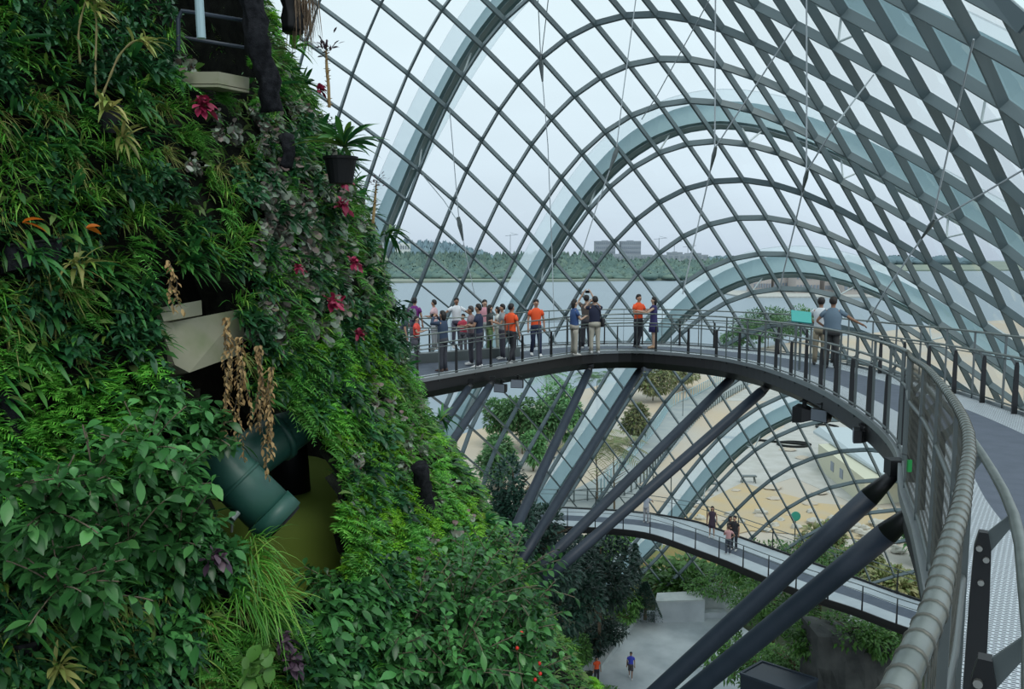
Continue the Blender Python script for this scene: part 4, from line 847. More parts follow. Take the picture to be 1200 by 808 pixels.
for k, (x, y, Y, s) in enumerate([(60, 600, 5.3, .42), (110, 560, 5.6, .45), (170, 530, 6.2, .5), (200, 580, 6.6, .5), (150, 640, 5.9, .5), (70, 690, 5.2, .42), (210, 640, 6.6, .45), (0, 580, 5.0, .4), (120, 700, 5.6, .4), (240, 510, 7.2, .4)]):
    bush('glossy broad-leaved bush hanging from the lower left wall, '+['left middle clump', 'clump under the bright ferns', 'upper clump left of the pipe', 'clump touching the green pipe', 'centre clump with the palest leaves', 'lower left clump', 'clump left of the grass sprays', 'clump cut by the left edge', 'bottom clump above the purple leaves', 'topmost twigs by the dried vines'][k], x, y, Y, s, 430+k, 10, 8, .135, 'broad', .52)

# ------------------------------------------------------------------ trees
def tree(name, label, px, py, Y, h, w, m, seed, trunk=.12, n=2600, leaf=.3, shape='round', base_z=None, crown0=.25, cat='tree'):
    p = at(px, py, Y) if base_z is None else atz(px, py, base_z); root = empty(name, (p.x, p.y, p.z), label=label, cat=cat); rr = rg(seed); mb = MB(); lean = rr.normal(0, .03*h, 2)
    mb.tube([(0, 0, -.3), (lean[0]*.3, lean[1]*.3, h*.35), (lean[0], lean[1], h*.85)], [trunk, trunk*.75, trunk*.25], 8)
    for q in range(7):
        a = rr.uniform(0, 6.3); z = h*rr.uniform(crown0+.05, .7); mb.tube([(lean[0]*.5, lean[1]*.5, z), (math.cos(a)*w*.35, math.sin(a)*w*.35, z+h*.15)], [trunk*.4, trunk*.12], 5)
    mb.build('trunk', M['bark'], root)
    if shape == 'palm':
        g = []
        for q in range(14):
            a = q*2*PI/14+rr.uniform(-.2, .2); e_ = rr.uniform(-.1, .9); d_ = np.array([math.cos(a)*math.cos(e_), math.sin(a)*math.cos(e_), math.sin(e_)]); k = 20; t = np.linspace(.1, 1, k); L = w*rr.uniform(.8, 1.1); c = np.array([lean[0], lean[1], h*.88])+d_[None]*(L*t)[:, None]; c[:, 2] -= .6*L*t**2; sd = np.cross(d_, [0, 0, 1.]); sd /= np.linalg.norm(sd)
            for sg in (-1, 1): g.append(leaves(rr, c, np.tile(sd*sg+d_*.5+np.array([0, 0, -.25]), (k, 1)), L*.33*np.sin(PI*np.clip(t, .12, .95)), .05*w*.5, .3, 'grass', 2))
        V_, F_ = merge(g)
    else:
        d = rr.normal(0, 1, (n, 3)); d /= np.linalg.norm(d, axis=1)[:, None]; nc = 14; cl = rr.normal(0, 1, (nc, 3)); cl /= np.linalg.norm(cl, axis=1)[:, None]; ch = h*(1-crown0)/2; cc = np.array([lean[0], lean[1], h*crown0+ch])
        if shape == 'cone':
            t = rr.uniform(0, 1, n)**.8; a = rr.uniform(0, 2*PI, n); r_ = (1-t)*w*.5*rr.uniform(.6, 1.08, n)*(1+.25*np.sin(t*26)); ps = np.stack([lean[0]*t+r_*np.cos(a), lean[1]*t+r_*np.sin(a), h*crown0+t*h*(1-crown0)], 1); dd = np.stack([np.cos(a), np.sin(a), rr.normal(.1, .5, n)], 1)
        elif shape == 'hedge':
            a = rr.uniform(0, 2*PI, n); t = rr.uniform(0, 1, n)**.7; q_ = np.maximum(np.abs(np.cos(a)), np.abs(np.sin(a))); r_ = (1-t*.93)*w*.5/q_; ps = np.stack([r_*np.cos(a), r_*np.sin(a), t*h], 1); dd = np.stack([np.cos(a), np.sin(a), rr.normal(.3, .4, n)], 1)
        else:
            k = rr.integers(0, nc, n); ps = cc+cl[k]*np.array([w*.33, w*.33, ch*.6])+d*np.array([w*.23, w*.23, ch*.42])*rr.uniform(.6, 1, n)[:, None]; dd = d+np.array([0, 0, .1])
        V_, F_ = leaves(rr, ps, dd+rr.normal(0, .35, (n, 3)), leaf*rr.uniform(.6, 1.3, n), leaf*.5*rr.uniform(.6, 1.2, n), .3, 'oval', 2, .1)
    mesh_np('crown', V_, F_, M[m], root); return root
# inside, ground floor and terraces
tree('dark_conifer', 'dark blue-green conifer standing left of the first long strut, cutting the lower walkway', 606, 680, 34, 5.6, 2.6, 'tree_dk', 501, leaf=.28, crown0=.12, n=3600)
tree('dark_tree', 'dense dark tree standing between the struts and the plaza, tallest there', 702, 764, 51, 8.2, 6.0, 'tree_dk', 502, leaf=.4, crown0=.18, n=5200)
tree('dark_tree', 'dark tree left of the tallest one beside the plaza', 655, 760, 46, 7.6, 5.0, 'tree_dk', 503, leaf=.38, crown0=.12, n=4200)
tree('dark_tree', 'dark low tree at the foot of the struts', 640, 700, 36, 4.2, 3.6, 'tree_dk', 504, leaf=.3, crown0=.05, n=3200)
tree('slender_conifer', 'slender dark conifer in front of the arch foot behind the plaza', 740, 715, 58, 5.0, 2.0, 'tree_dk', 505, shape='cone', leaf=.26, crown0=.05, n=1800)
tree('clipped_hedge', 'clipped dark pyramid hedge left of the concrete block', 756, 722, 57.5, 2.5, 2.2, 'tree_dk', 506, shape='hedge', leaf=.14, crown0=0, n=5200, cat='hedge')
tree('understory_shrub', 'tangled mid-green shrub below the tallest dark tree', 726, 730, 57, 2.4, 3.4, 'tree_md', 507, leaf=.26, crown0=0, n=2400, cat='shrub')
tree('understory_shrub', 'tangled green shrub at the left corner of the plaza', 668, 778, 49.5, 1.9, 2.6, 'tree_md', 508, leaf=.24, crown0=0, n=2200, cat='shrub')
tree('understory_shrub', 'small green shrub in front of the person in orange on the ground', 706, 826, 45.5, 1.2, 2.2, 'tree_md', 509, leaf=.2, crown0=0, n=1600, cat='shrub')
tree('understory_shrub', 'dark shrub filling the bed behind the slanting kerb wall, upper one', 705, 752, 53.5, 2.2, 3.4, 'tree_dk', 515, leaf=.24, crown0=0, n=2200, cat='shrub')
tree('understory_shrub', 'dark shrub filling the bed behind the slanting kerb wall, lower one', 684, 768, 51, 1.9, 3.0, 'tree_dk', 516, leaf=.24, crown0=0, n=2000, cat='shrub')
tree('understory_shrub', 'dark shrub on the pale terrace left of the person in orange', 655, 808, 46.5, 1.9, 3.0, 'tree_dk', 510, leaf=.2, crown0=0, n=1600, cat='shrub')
for k, (x, y, Y, h, w, mm_, lab) in enumerate([(880, 712, 54, 5.4, 5.0, 'tree_md', 'leafy tree right of the plaza, its crown under the lower walkway'), (845, 700, 60, 1.8, 5.5, 'tree_md', 'low green shrub mass behind the pale faceted rocks'), (905, 770, 47, 5.0, 5.0, 'tree_md', 'leafy tree between the two near struts'), (860, 790, 46, 2.4, 4.0, 'tree_md', 'green shrub peeping over the upper near strut'), (960, 775, 38, 2.5, 3.2, 'tree_md', 'green shrub on top of the dark rock wall, left end'), (1010, 765, 37, 1.8, 3.6, 'tree_md', 'green shrub on top of the dark rock wall, middle'), (1040, 775, 37, 1.6, 2.2, 'tree_md', 'green shrub on the rock wall next to the thick top rail'), (905, 690, 56, 3.0, 4.5, 'tree_dk', 'dark tree tucked under the lower walkway'), (960, 730, 46, 5.2, 4.6, 'tree_md', 'airy tree right of the near struts with visible branches'), (890, 808, 42, 2.2, 4.2, 'tree_md', 'green shrub between the near struts at the bottom edge'), (930, 815, 40, 2.4, 3.4, 'tree_md', 'green shrub under the lower near strut at the bottom edge')]):
    tree('garden_tree' if h > 3 else 'garden_shrub', lab, x, y, Y, h, w, mm_, 520+k, leaf=.26, crown0=.3 if h > 3 else 0, n=int(1100+h*450), cat='tree' if h > 3 else 'shrub')
# outside, near the glass
for k, (x, y, h, w, lab, sh, m_) in enumerate([(587, 525, 7.5, 5, 'leftmost of the row on the sand beyond the glass', 'round', 'tree_out'), (612, 532, 8, 5, 'second from the left of the row on the sand', 'round', 'tree_out'), (634, 528, 8, 6, 'third from the left of the row on the sand', 'round', 'tree_out'), (655, 520, 9, 6, 'fourth of the row on the sand, left of the first strut', 'round', 'tree_out'), (672, 530, 7, 4, 'between the two left struts', 'round', 'tree_out'), (575, 575, 6, 4, 'nearer the dome, close to the wall edge', 'round', 'tree_out'), (590, 568, 6, 4, 'beside the one closest to the wall edge', 'round', 'tree_out'), (625, 552, 5, 3, 'small one in front of the row', 'round', 'tree_out'), (640, 495, 9, 5, 'palm just under the walkway floodlights', 'palm', 'tree_out'), (700, 505, 9, 5, 'palm behind the second strut', 'palm', 'tree_out'), (700, 590, 8, 5, 'bare-trunked one beyond the second strut', 'palm', 'dryplant'), (720, 598, 8, 5, 'bare-trunked one left of the third strut', 'palm', 'dryplant'), (742, 520, 6, 4, 'bright bushy one beside the curving path', 'round', 'dryplant'), (765, 470, 7, 9, 'wide dry bush under the walkway bend, left', 'round', 'dryplant'), (800, 458, 7, 10, 'wide dry bush under the walkway bend, right', 'round', 'dryplant'), (735, 470, 8, 6, 'dry bush behind the second strut', 'round', 'dryplant'), (865, 415, 10, 14, 'on the shore seen through the far railing, left', 'round', 'tree_out'), (900, 408, 12, 16, 'on the shore seen through the far railing, middle', 'round', 'tree_out'), (925, 402, 12, 14, 'on the shore left of the teal panel', 'round', 'tree_out'), (1085, 662, 5, 4, 'near the thick top rail beyond the glass', 'round', 'tree_out'), (1000, 668, 2.2, 4, 'low and pale, above the lower walkway at right', 'round', 'dryplant'), (1048, 696, 1.8, 4, 'low and pale next to the thick top rail', 'round', 'dryplant'), (960, 650, 3, 4, 'low and small behind the struts at right', 'round', 'dryplant'), (720, 660, 2.5, 6, 'low on the slope below the lower walkway', 'round', 'tree_md'), (800, 690, 2, 7, 'low strip behind the concrete block', 'round', 'tree_md')]):
    tree('outdoor_palm' if sh == 'palm' else 'outdoor_tree', 'outdoor '+('palm' if sh == 'palm' else 'tree or bush')+', '+lab, x, y, 0, h, w, m_, 560+k, shape=sh, base_z=0.0, leaf=.5+.03*w, n=2600, crown0=.2 if h > 4 else 0)

# ------------------------------------------------------------------ ground floor pieces
r8 = empty('concrete_block', tuple(atz(808, 718, 0)), label='square grey concrete block with a paler flat top beside the plaza', cat='block'); p = r8.location; B = lambda x, y, z: atz(x, y, z)-Vector(p)
t4 = [B(768, 707, 1.6), B(826, 705, 1.6), B(818, 695, 1.6), B(770, 697, 1.6)]; mb = MB(); mb.loft([[Vector((q.x, q.y, 0)) for q in t4], t4]); mb.build('body', M['concrete'], r8); mb = MB(); mb.loft([[q+Vector((0, 0, .003)) for q in t4], [q+Vector((0, 0, .12)) for q in t4]]); mb.build('cap', M['concrete_pale'], r8)
mb = MB(tuple(atz(845, 718, 0))); q = atz(840, 716, 0); mb.add([q+Vector(v) for v in ((-2, -.6, 0), (1.8, -1, 0), (2.6, 1.6, 0), (-1.5, 2, 0), (-1.4, .2, 1.5), (.1, -.4, .7), (1.9, .9, 1.4), (0.4, 1.6, 1.7))], [[0, 1, 5], [0, 5, 4], [1, 6, 5], [1, 2, 6], [2, 7, 6], [2, 3, 7], [3, 4, 7], [3, 0, 4], [4, 5, 7], [5, 6, 7], [0, 3, 2, 1]]); tag(mb.build('faceted_rock', M['concrete_pale']), 'pale faceted rock sculpture right of the concrete block', 'rock')
M['slate'] = mat('dark_slate', (.03, .034, .034), .85, col2=(.075, .08, .075), scale=1.1, detail=8, bump=1.0, bscale=3)
mb = MB(tuple(at(1000, 800, 36))); R = []
for k in range(15):
    x = 958+(k/14)*110; row = []
    for zz in range(7): q = at(x, 746+ (k*1.2), 36)-Vector((0, 0, zz*.7)); row.append(q+Vector((0, .35*noise.noise(q*1.3)-.25*zz*.3, 0)))
    R.append(row)
V_ = [p for r in R for p in r]; F_ = [[i*7+k, (i+1)*7+k, (i+1)*7+k+1, i*7+k+1] for i in range(14) for k in range(6)]; b_ = len(V_); V_ += [p+Vector((0, 2.2, 0)) for p in V_]; F_ += [[b_+q for q in f[::-1]] for f in list(F_)]+[[i*7, b_+i*7, b_+(i+1)*7, (i+1)*7] for i in range(14)]+[[k, k+1, b_+k+1, b_+k] for k in range(6)]+[[14*7+k, b_+14*7+k, b_+14*7+k+1, 14*7+k+1] for k in range(6)]
mb.add(V_, F_); tag(mb.build('slate_rock_wall', M['slate']), 'dark craggy slate wall at the bottom right, left of the thick top rail', 'wall')
M['navy'] = mat('dark_blue_box', (.012, .02, .035), .5)
r9 = empty('dark_tank', tuple(at(920, 800, 36)), label='dark blue box tank at the bottom edge left of the slate wall', cat='tank'); B = lambda x, y, Y: at(x, y, Y)-Vector(r9.location)
t4 = [B(893, 776, 38), B(958, 797, 35), B(930, 812, 33.5), B(868, 790, 36.5)]; mb = MB(); mb.loft([[q-Vector((0, 0, 2.5)) for q in t4], t4]); mb.build('body', M['navy'], r9); mb = MB(); [mb.bar(t4[k], t4[(k+1) % 4], .12, .12) for k in range(4)]; mb.build('rim', M['strut'], r9)
mb = MB(tuple(at(1030, 742, 40))); q = at(1022, 748, 40); mb.add([q+Vector(v) for v in ((-1.8, 0, -.8), (1.2, -.5, -1.4), (2.2, 1, -1.2), (-.8, .8, .9), (.4, .2, .5))], [[0, 1, 4], [0, 4, 3], [1, 2, 4], [2, 3, 4], [0, 3, 2, 1]]); tag(mb.build('faceted_rock', M['concrete_pale']), 'pale faceted rock above the slate wall, below the lower walkway', 'rock')
mb = MB(tuple(atz(1010, 732, 9))); q = at(1005, 722, 41.5)
# building site
r10 = empty('site_building', tuple(atz(1010, 585, 0)), label='cream single-storey site building with a wide pale blue roof beyond the glass', cat='building'); P0 = Vector(r10.location); B = lambda x, y, z: atz(x, y, z)-P0
w4 = [B(958, 548, 0), B(1012, 594, 0), B(1085, 585, 0), B(1040, 545, 0)]; M['cream'] = mat('cream_wall', (.55, .54, .42), .8); M['bluroof'] = mat('pale_blue_roof', (.46, .52, .55), .7)
mb = MB(); mb.loft([w4, [q+Vector((0, 0, 3)) for q in w4]]); mb.build('wall', M['cream'], r10)
rf = [B(953, 508, 3.1), B(1036, 560, 3.1), B(1110, 572, 3.1), B(1085, 506, 4.2), B(960, 503, 3.8)]; mb = MB(); mb.loft([rf, [q+Vector((0, 0, .3)) for q in rf]]); mb.build('roof', M['bluroof'], r10)
dw = (w4[1]-w4[0]); rzw = math.atan2(dw.y, dw.x)
for tw in (.35, .55): mb = MB(); q = w4[0].lerp(w4[1], tw)+Vector((0, 0, 1.6)); mb.box(q, (1.1, .12, 1.1), rz=rzw); mb.build('window', M['haze_w'], r10)
rr = random.Random(9)
def pile(name, label, x, y, n, sx, sy, m, cat, r0=.7):
    c = atz(x, y, 0); 
    for k in range(n):
        q = c+Vector((rr.uniform(-sx, sx), rr.uniform(-sy, sy), 0)); s_ = rr.uniform(.5, 1.3)*r0; mb = MB(tuple(q)); hz = .5 if name == 'boulder' else .16; mb.sphere(q+Vector((0, 0, s_*hz*.6)), (s_, s_*.8, s_*hz), 8, 5, .3); tag(mb.build(name, m), label, cat, name+'s '+label[-30:])
M['boulder'] = mat('boulder', (.40, .38, .33), .9, col2=(.52, .5, .45), scale=1.2)
pile('boulder', 'pale rubble boulder in the row just beyond the lower walkway', 905, 618, 46, 13, 5, M['boulder'], 'boulder')
pile('boulder', 'pale rubble boulder on the sand right of the green pole', 1000, 628, 22, 8, 5, M['boulder'], 'boulder')
pile('rubble_heap', 'low sand heap scattered on the building site', 960, 540, 22, 28, 26, M['sand'], 'heap', 1.2)
pile('rubble_heap', 'low sand heap scattered in front of the site building', 930, 590, 14, 14, 7, M['sand'], 'heap', .8)
p = atz(930, 522, 0); mb = MB(tuple(p)); mb.tube([p+Vector((2.2*math.cos(t)+(-t*.6 if t < 0 else 0), 1.6*math.sin(t), .15)) for t in np.linspace(-.2, 6, 24)]+[p+Vector((-3, 2, .15)), p+Vector((-9, 5, .15))], .18, 6); tag(mb.build('coiled_hose', M['pot']), 'black hose coiled in a loop on the sand of the building site', 'hose')
p = atz(970, 502, 0); mb = MB(tuple(p)); mb.tube([p+Vector((1.6*math.cos(t), 2.2*math.sin(t), .15)) for t in np.linspace(0, 5.5, 20)], .18, 6); tag(mb.build('coiled_hose', M['pot']), 'second smaller hose loop farther off, near the roof corner', 'hose')
for k, (x, y, lab) in enumerate([(877, 566, 'work bench of dark boards standing on the orange sand'), (832, 575, 'dark board lying on the sand left of the work bench')]):
    p = atz(x, y, 0); mb = MB(tuple(p)); mb.box(p+Vector((0, 0, .8)), (1.8, .7, .12)); [mb.bar(p+Vector((a, b, 0)), p+Vector((a*.8, b*.8, .8)), .1, .1) for a in (-.8, .8) for b in (-.3, .3)]; tag(mb.build('trestle', M['steel_d']), lab, 'trestle')
M['greensign'] = mat('green_disc', (.05, .33, .25), .6)
p = atz(931, 640, 0); r11 = empty('round_sign', tuple(p), label='round green sign on a pole just beyond the lower walkway', cat='sign'); mb = MB(); mb.bar((0, 0, 0), (0, 0, 2.6), .08, .08); mb.build('pole', M['steel_d'], r11); mb = MB(); mb.tube([(0, -.06, 2.8), (0, 0, 2.8)], .45, 20); mb.build('disc', M['greensign'], r11)
# fences along the path
def fence(label, pix, n, h, m):
    P = [atz(x, y, 0) for x, y in pix]; root = empty('path_fence', tuple(P[0]), label=label, cat='fence'); inv = -P[0]; C_ = smooth_curve([p+inv for p in P], 1.6)[:n]
    for z in (h, h*.15): mb = MB(); mb.tube([p+Vector((0, 0, z)) for p in C_], .05, 5); mb.build('rail', m, root)
    for p in C_: mb = MB(); mb.bar(p, p+Vector((0, 0, h)), .16, .16); mb.build('post', m, root)
fence('pale blue-grey post fence beside the curving path, seen between the middle struts', [(700, 585), (740, 540), (772, 500), (788, 477), (812, 466), (842, 450), (870, 438)], 60, 1.9, M['rib'])
fence('second post fence on the near side of the curving path', [(640, 592), (680, 588), (735, 580), (770, 548), (800, 510), (835, 478), (880, 452)], 60, 1.3, M['steel_d'])
for k, (x, y) in enumerate([(649, 584), (765, 578), (786, 592), (800, 488)]):
    p = atz(x, y, 0); r12 = empty('lamp_post', tuple(p), label='thin grey lamp post outside, '+['left of the second strut', 'right of the person in white on the lower walkway', 'beside the arch foot over the lower walkway', 'far up the curving path'][k], cat='lamp post'); mb = MB(); mb.tube([(0, 0, 0), (0, 0, 4.6)], .06, 6); mb.build('pole', M['steel_d'], r12); mb = MB(); mb.box((.3, 0, 4.6), (.8, .25, .1)); mb.build('lamp_head', M['steel_d'], r12)

# ------------------------------------------------------------------ people
def skin_obj(name, verts, edges, radii, m, parent, root=0, sub=1):
    me = bpy.data.meshes.new(name); me.from_pydata([tuple(v) for v in verts], edges, []); o = bpy.data.objects.new(name, me); link(o, parent); me.materials.append(m)
    md = o.modifiers.new('Skin', 'SKIN'); md.use_smooth_shade = True
    for k, r_ in enumerate(radii): me.skin_vertices[0].data[k].radius = (r_, r_)
    me.skin_vertices[0].data[root].use_root = True
    sb = o.modifiers.new('Subdivision', 'SUBSURF'); sb.levels = sub; sb.render_levels = sub; return o
def cmat(c, r=.8): 
    k = 'cloth_%d_%d_%d' % tuple(int(v*255) for v in c)
    return M[k] if k in M else M.setdefault(k, mat(k, c, r))
SKIN = [(.42, .24, .16), (.30, .16, .10), (.5, .32, .23)]
ARMS = {  # elbow, wrist for the right side (x>0); mirrored for the left
    'down': ((.24, .0, 1.13), (.25, .06, .88)), 'hip': ((.36, -.03, 1.14), (.19, .06, 1.0)), 'fold': ((.25, .06, 1.14), (.05, .26, 1.16)),
    'camera': ((.27, .2, 1.38), (.09, .24, 1.56)), 'raise': ((.28, .16, 1.52), (.12, .2, 1.80)), 'rail': ((.27, .22, 1.22), (.22, .5, 1.10)),
    'hold': ((.24, .1, 1.12), (.08, .32, 1.2)), 'reach': ((.30, .24, 1.22), (.18, .48, 1.26)), 'side': ((.42, .1, 1.2), (.62, .25, 1.08))}
def person(label, p, face, hgt=1.7, top=(.8, .1, .05), bottom=(.03, .035, .05), arms=('down', 'down'), legs='stand', hair='short', skin=0, haircol=(.012, .01, .01), shoes=(.5, .5, .5), outfit='trousers', extras=(), girth=1.0, sleeve=.55):
    rz = math.atan2(-face[0], face[1]); root = empty('person', tuple(p), rz, label, 'person'); s = hgt/1.72; root.scale = (s, s, s); sk = M.setdefault('skin%d' % skin, mat('skin%d' % skin, SKIN[skin], .5)) if 'skin%d' % skin not in M else M['skin%d' % skin]
    V = [(0, 0, .95), (0, 0, 1.12), (0, 0, 1.3), (0, .0, 1.42), (0, .01, 1.5), (0, .03, 1.56), (0, .02, 1.63), (0, .01, 1.69)]; Rr = [.1, .095, .11, .07, .05, .062, .08, .058]; E = [(k, k+1) for k in range(7)]
    V += [(0, .115, 1.605)]; Rr += [.014]; E += [(6, 8)]
    for sx in (-1, 1): V.append((sx*.088, .01, 1.61)); Rr.append(.014); E.append((6, len(V)-1))
    AR = {}
    for sx, ar in ((-1, arms[0]), (1, arms[1])):
        el, wr = ARMS[ar]; el = (el[0]*sx, el[1], el[2]); wr = (wr[0]*sx, wr[1], wr[2]); b = len(V); V += [(sx*.165, 0, 1.39), el, wr]; Rr += [.052, .038, .026]; E += [(2, b), (b, b+1), (b+1, b+2)]; AR[sx] = (Vector((sx*.165, 0, 1.39)), Vector(el), Vector(wr))
        d = (Vector(wr)-Vector(el)).normalized(); u = d.cross(Vector((0, 0, 1))).normalized(); w = u.cross(d); palm = Vector(wr)+d*.06; V.append(tuple(palm)); Rr.append(.032); pb = len(V)-1; E.append((b+2, pb))
        for f_, (o_, L_f) in enumerate(((-.027, .062), (-.009, .072), (.009, .068), (.027, .052))):
            k1 = palm+d*.035+u*o_; k2 = k1+d*L_f*.55-w*.008; k3 = k2+d*L_f*.4-w*.02; n0 = len(V); V += [tuple(k1), tuple(k2), tuple(k3)]; Rr += [.0095, .0085, .007]; E += [(pb, n0), (n0, n0+1), (n0+1, n0+2)]
        k1 = palm-d*.02+u*.034*sx*-1; k2 = k1+d*.035+u*.016*sx*-1; n0 = len(V); V += [tuple(k1), tuple(k2)]; Rr += [.011, .009]; E += [(pb, n0), (n0, n0+1)]
    LG = {'stand': [((-.10, .01, .5), (-.11, -.01, .09)), ((.10, .01, .5), (.11, -.01, .09))], 'walk': [((-.09, .16, .52), (-.09, .20, .10)), ((.09, .02, .49), (.09, -.22, .14))], 'cross': [((-.08, .02, .5), (.07, .06, .09)), ((.09, .0, .5), (.05, -.08, .09))], 'wide': [((-.14, .02, .5), (-.2, .0, .09)), ((.14, .02, .5), (.2, .04, .09))]}[legs]
    for sx, (kn, an) in zip((-1, 1), LG):
        b = len(V); V += [(sx*.09, 0, .88), kn, an, (an[0]+sx*.01, an[1]+.05, .045), (an[0]+sx*.02, an[1]+.14, .03)]; Rr += [.085, .055, .036, .035, .026]; E += [(0, b), (b, b+1), (b+1, b+2), (b+2, b+3), (b+3, b+4)]
        mb = MB(); a_ = Vector(an); mb.loft([[(a_.x+sx*.012*(q > 0)+w_*math.cos(t), a_.y+q, .005+max(h_*.5*(1+math.sin(t)), 0)) for t in np.linspace(0, 2*PI, 9)[:-1]] for q, w_, h_ in ((-.07, .03, .06), (-.05, .042, .10), (.02, .044, .11), (.1, .05, .07), (.17, .045, .05), (.20, .02, .03))]); mb.build('shoe', cmat(shoes, .6), root, True)
    skin_obj('body', V, E, Rr, sk, root)
    # clothes
    ell = lambda z, rx, ry, dy=0: [(rx*math.cos(t), ry*math.sin(t)+dy, z) for t in np.linspace(0, 2*PI, 17)[:-1]]
    g = girth; hem = .86 if outfit != 'dress' else .5
    rows = [ell(hem, .165*g, .125*g), ell(.98, .16*g, .12*g), ell(1.1, .148*g, .112*g), ell(1.25, .168*g, .122*g), ell(1.36, .185, .115), ell(1.43, .13, .085), ell(1.475, .068, .062)]
    if outfit == 'dress': rows = [ell(.56, .2, .17), ell(.75, .19, .155), ell(.92, .17, .13)]+rows[2:]
    mb = MB(); mb.loft(rows)
    for sx in (-1, 1):
        a_, b_, c_ = AR[sx]; sh = a_+Vector((-sx*.03, 0, 0))
        if sleeve <= 1: mb.tube([sh, a_.lerp(b_, .3), a_.lerp(b_, sleeve)], [.068, .062, .058], 10)
        elif sleeve: mb.tube([sh, a_.lerp(b_, .5), b_, b_.lerp(c_, .5), b_.lerp(c_, .95)], [.068, .058, .05, .044, .038], 10)
    mb.build('dress' if outfit == 'dress' else 'shirt', cmat(top), root, True)
    if outfit != 'dress':
        mb = MB(); mb.loft([ell(.99, .155*g, .118*g), ell(.9, .168*g, .13*g), ell(.82, .165*g, .125*g)])
        for sx, (kn, an) in zip((-1, 1), LG):
            hp_ = Vector((sx*.085, 0, .86)); kn = Vector(kn); an = Vector(an)
            if outfit == 'shorts': mb.tube([hp_, hp_.lerp(kn, .5), hp_.lerp(kn, .95)], [.095, .09, .085], 12)
            else: mb.tube([hp_, hp_.lerp(kn, .5), kn, kn.lerp(an, .6), an+Vector((0, 0, -.02))], [.095, .085, .07, .062, .06], 12)
        mb.build('shorts' if outfit == 'shorts' else 'trousers', cmat(bottom), root, True)
    mb = MB(); hc = M.setdefault('hair_%d' % int(haircol[0]*1000), None) or mat('hair_%d' % int(haircol[0]*1000), haircol, .6); M['hair_%d' % int(haircol[0]*1000)] = hc; R = []
    for z, rx, y0, y1 in ((1.56, .05, -.07, -.03), (1.6, .086, -.088, .0), (1.65, .094, -.092, .055), (1.69, .088, -.085, .085), (1.73, .065, -.06, .07), (1.75, .02, -.02, .03)):
        R.append([(rx*math.cos(t), (y0+y1)/2+(y1-y0)/2*math.sin(t), z) for t in np.linspace(0, 2*PI, 13)[:-1]])
    mb.loft(R)
    if hair in ('bob', 'long'): zb = 1.46 if hair == 'bob' else 1.33; mb.loft([[(rx*math.cos(t), -.045+ry*math.sin(t), z) for t in np.linspace(0, 2*PI, 13)[:-1]] for z, rx, ry in ((zb, .06, .03), (zb+.06, .088, .05), (1.6, .1, .065), (1.68, .09, .06))])
    mb.build('hair', hc, root, True)
    for sx in (-1, 1): mb = MB(); mb.sphere((sx*.032, .088, 1.635), .011, 6, 4); mb.build('eye', M['pot'], root)
    mb = MB(); mb.box((0, .09, 1.575), (.045, .012, .009)); mb.build('mouth', cmat((.25, .08, .07)), root)
    for e_ in extras:
        if e_ == 'camera':
            c_ = (AR[-1][2]+AR[1][2])/2+Vector((0, .07, .03)); mb = MB(); mb.box(c_, (.13, .07, .085)); mb.tube([c_+Vector((0, .03, 0)), c_+Vector((0, .1, 0))], .03, 10); x = mb.build('camera', M['pot'], None); x.parent = None
            bpy.data.objects.remove(x); mb2 = MB((0, 0, 0)); HELD.append((root, c_, label))
        elif e_ == 'backpack': mb = MB(); mb.loft([[(rx*math.cos(t), -.17+.075*math.sin(t), z) for t in np.linspace(0, 2*PI, 11)[:-1]] for z, rx in ((1.0, .1), (1.05, .14), (1.3, .14), (1.38, .09))]); BAGS.append((root, mb, label, 'backpack'))
        elif e_ == 'bag': mb = MB(); mb.loft([[(.22+.05*math.cos(t), -.06+rx*math.sin(t), z) for t in np.linspace(0, 2*PI, 11)[:-1]] for z, rx in ((.82, .1), (.86, .15), (1.04, .14), (1.08, .06))]); mb.tube([(.2, -.06, 1.05), (.12, -.12, 1.3), (-.02, -.1, 1.46), (-.1, .06, 1.4), (.12, .12, 1.1)], .012, 5); BAGS.append((root, mb, label, 'bag'))
    return root
HELD = []; BAGS = []
def zdeck(x, y):
    best = min(((p.x-x)**2+(p.y-y)**2, p.z) for p in IN3); return best[1]
def on_deck(px, Y): p = at(px, 400, Y); x = p.x; z = zdeck(x, Y); d = ray(px, 410); xx = (px-600)/FPX*((Y)*math.cos(TH)-(z-H+.8)*math.sin(TH)); return Vector((xx, Y, z))
OR = (.85, .10, .025); NAVY = (.02, .03, .07); DK = (.025, .027, .035)
person('person in an orange polo shirt with crossed feet, beside the navy dress', on_deck(748, 26.6), (.5, -.8), top=OR, bottom=DK, arms=('hold', 'fold'), legs='cross', shoes=(.1, .1, .1))
person('person in a short sleeveless navy dress reaching towards the orange shirt', on_deck(766, 26.2), (-1, .1), 1.62, top=(.035, .03, .12), outfit='dress', arms=('reach', 'reach'), hair='bob', skin=2, shoes=(.4, .25, .15), sleeve=.0)
person('person in a bright orange shirt and dark jeans walking at centre left', on_deck(628, 24.9), (.15, -1), top=OR, bottom=NAVY, legs='walk', shoes=(.8, .8, .8))
person('person in an orange shirt facing right, in front of the dark-haired head', on_deck(599, 23.4), (.6, .7), top=OR, bottom=DK, legs='walk', shoes=(.5, .5, .5))
person('person with short black hair and a grey shirt, mostly hidden behind the left orange shirt', on_deck(589, 24.3), (-1, -.2), 1.62, top=(.25, .27, .28), bottom=(.05, .05, .07), arms=('hold', 'hold'))
person('person in a navy T-shirt and dark trousers with white shoes, seen in profile', on_deck(561, 22.9), (-1, .25), 1.76, top=NAVY, bottom=(.05, .05, .07), arms=('fold', 'fold'), shoes=(.8, .8, .8))
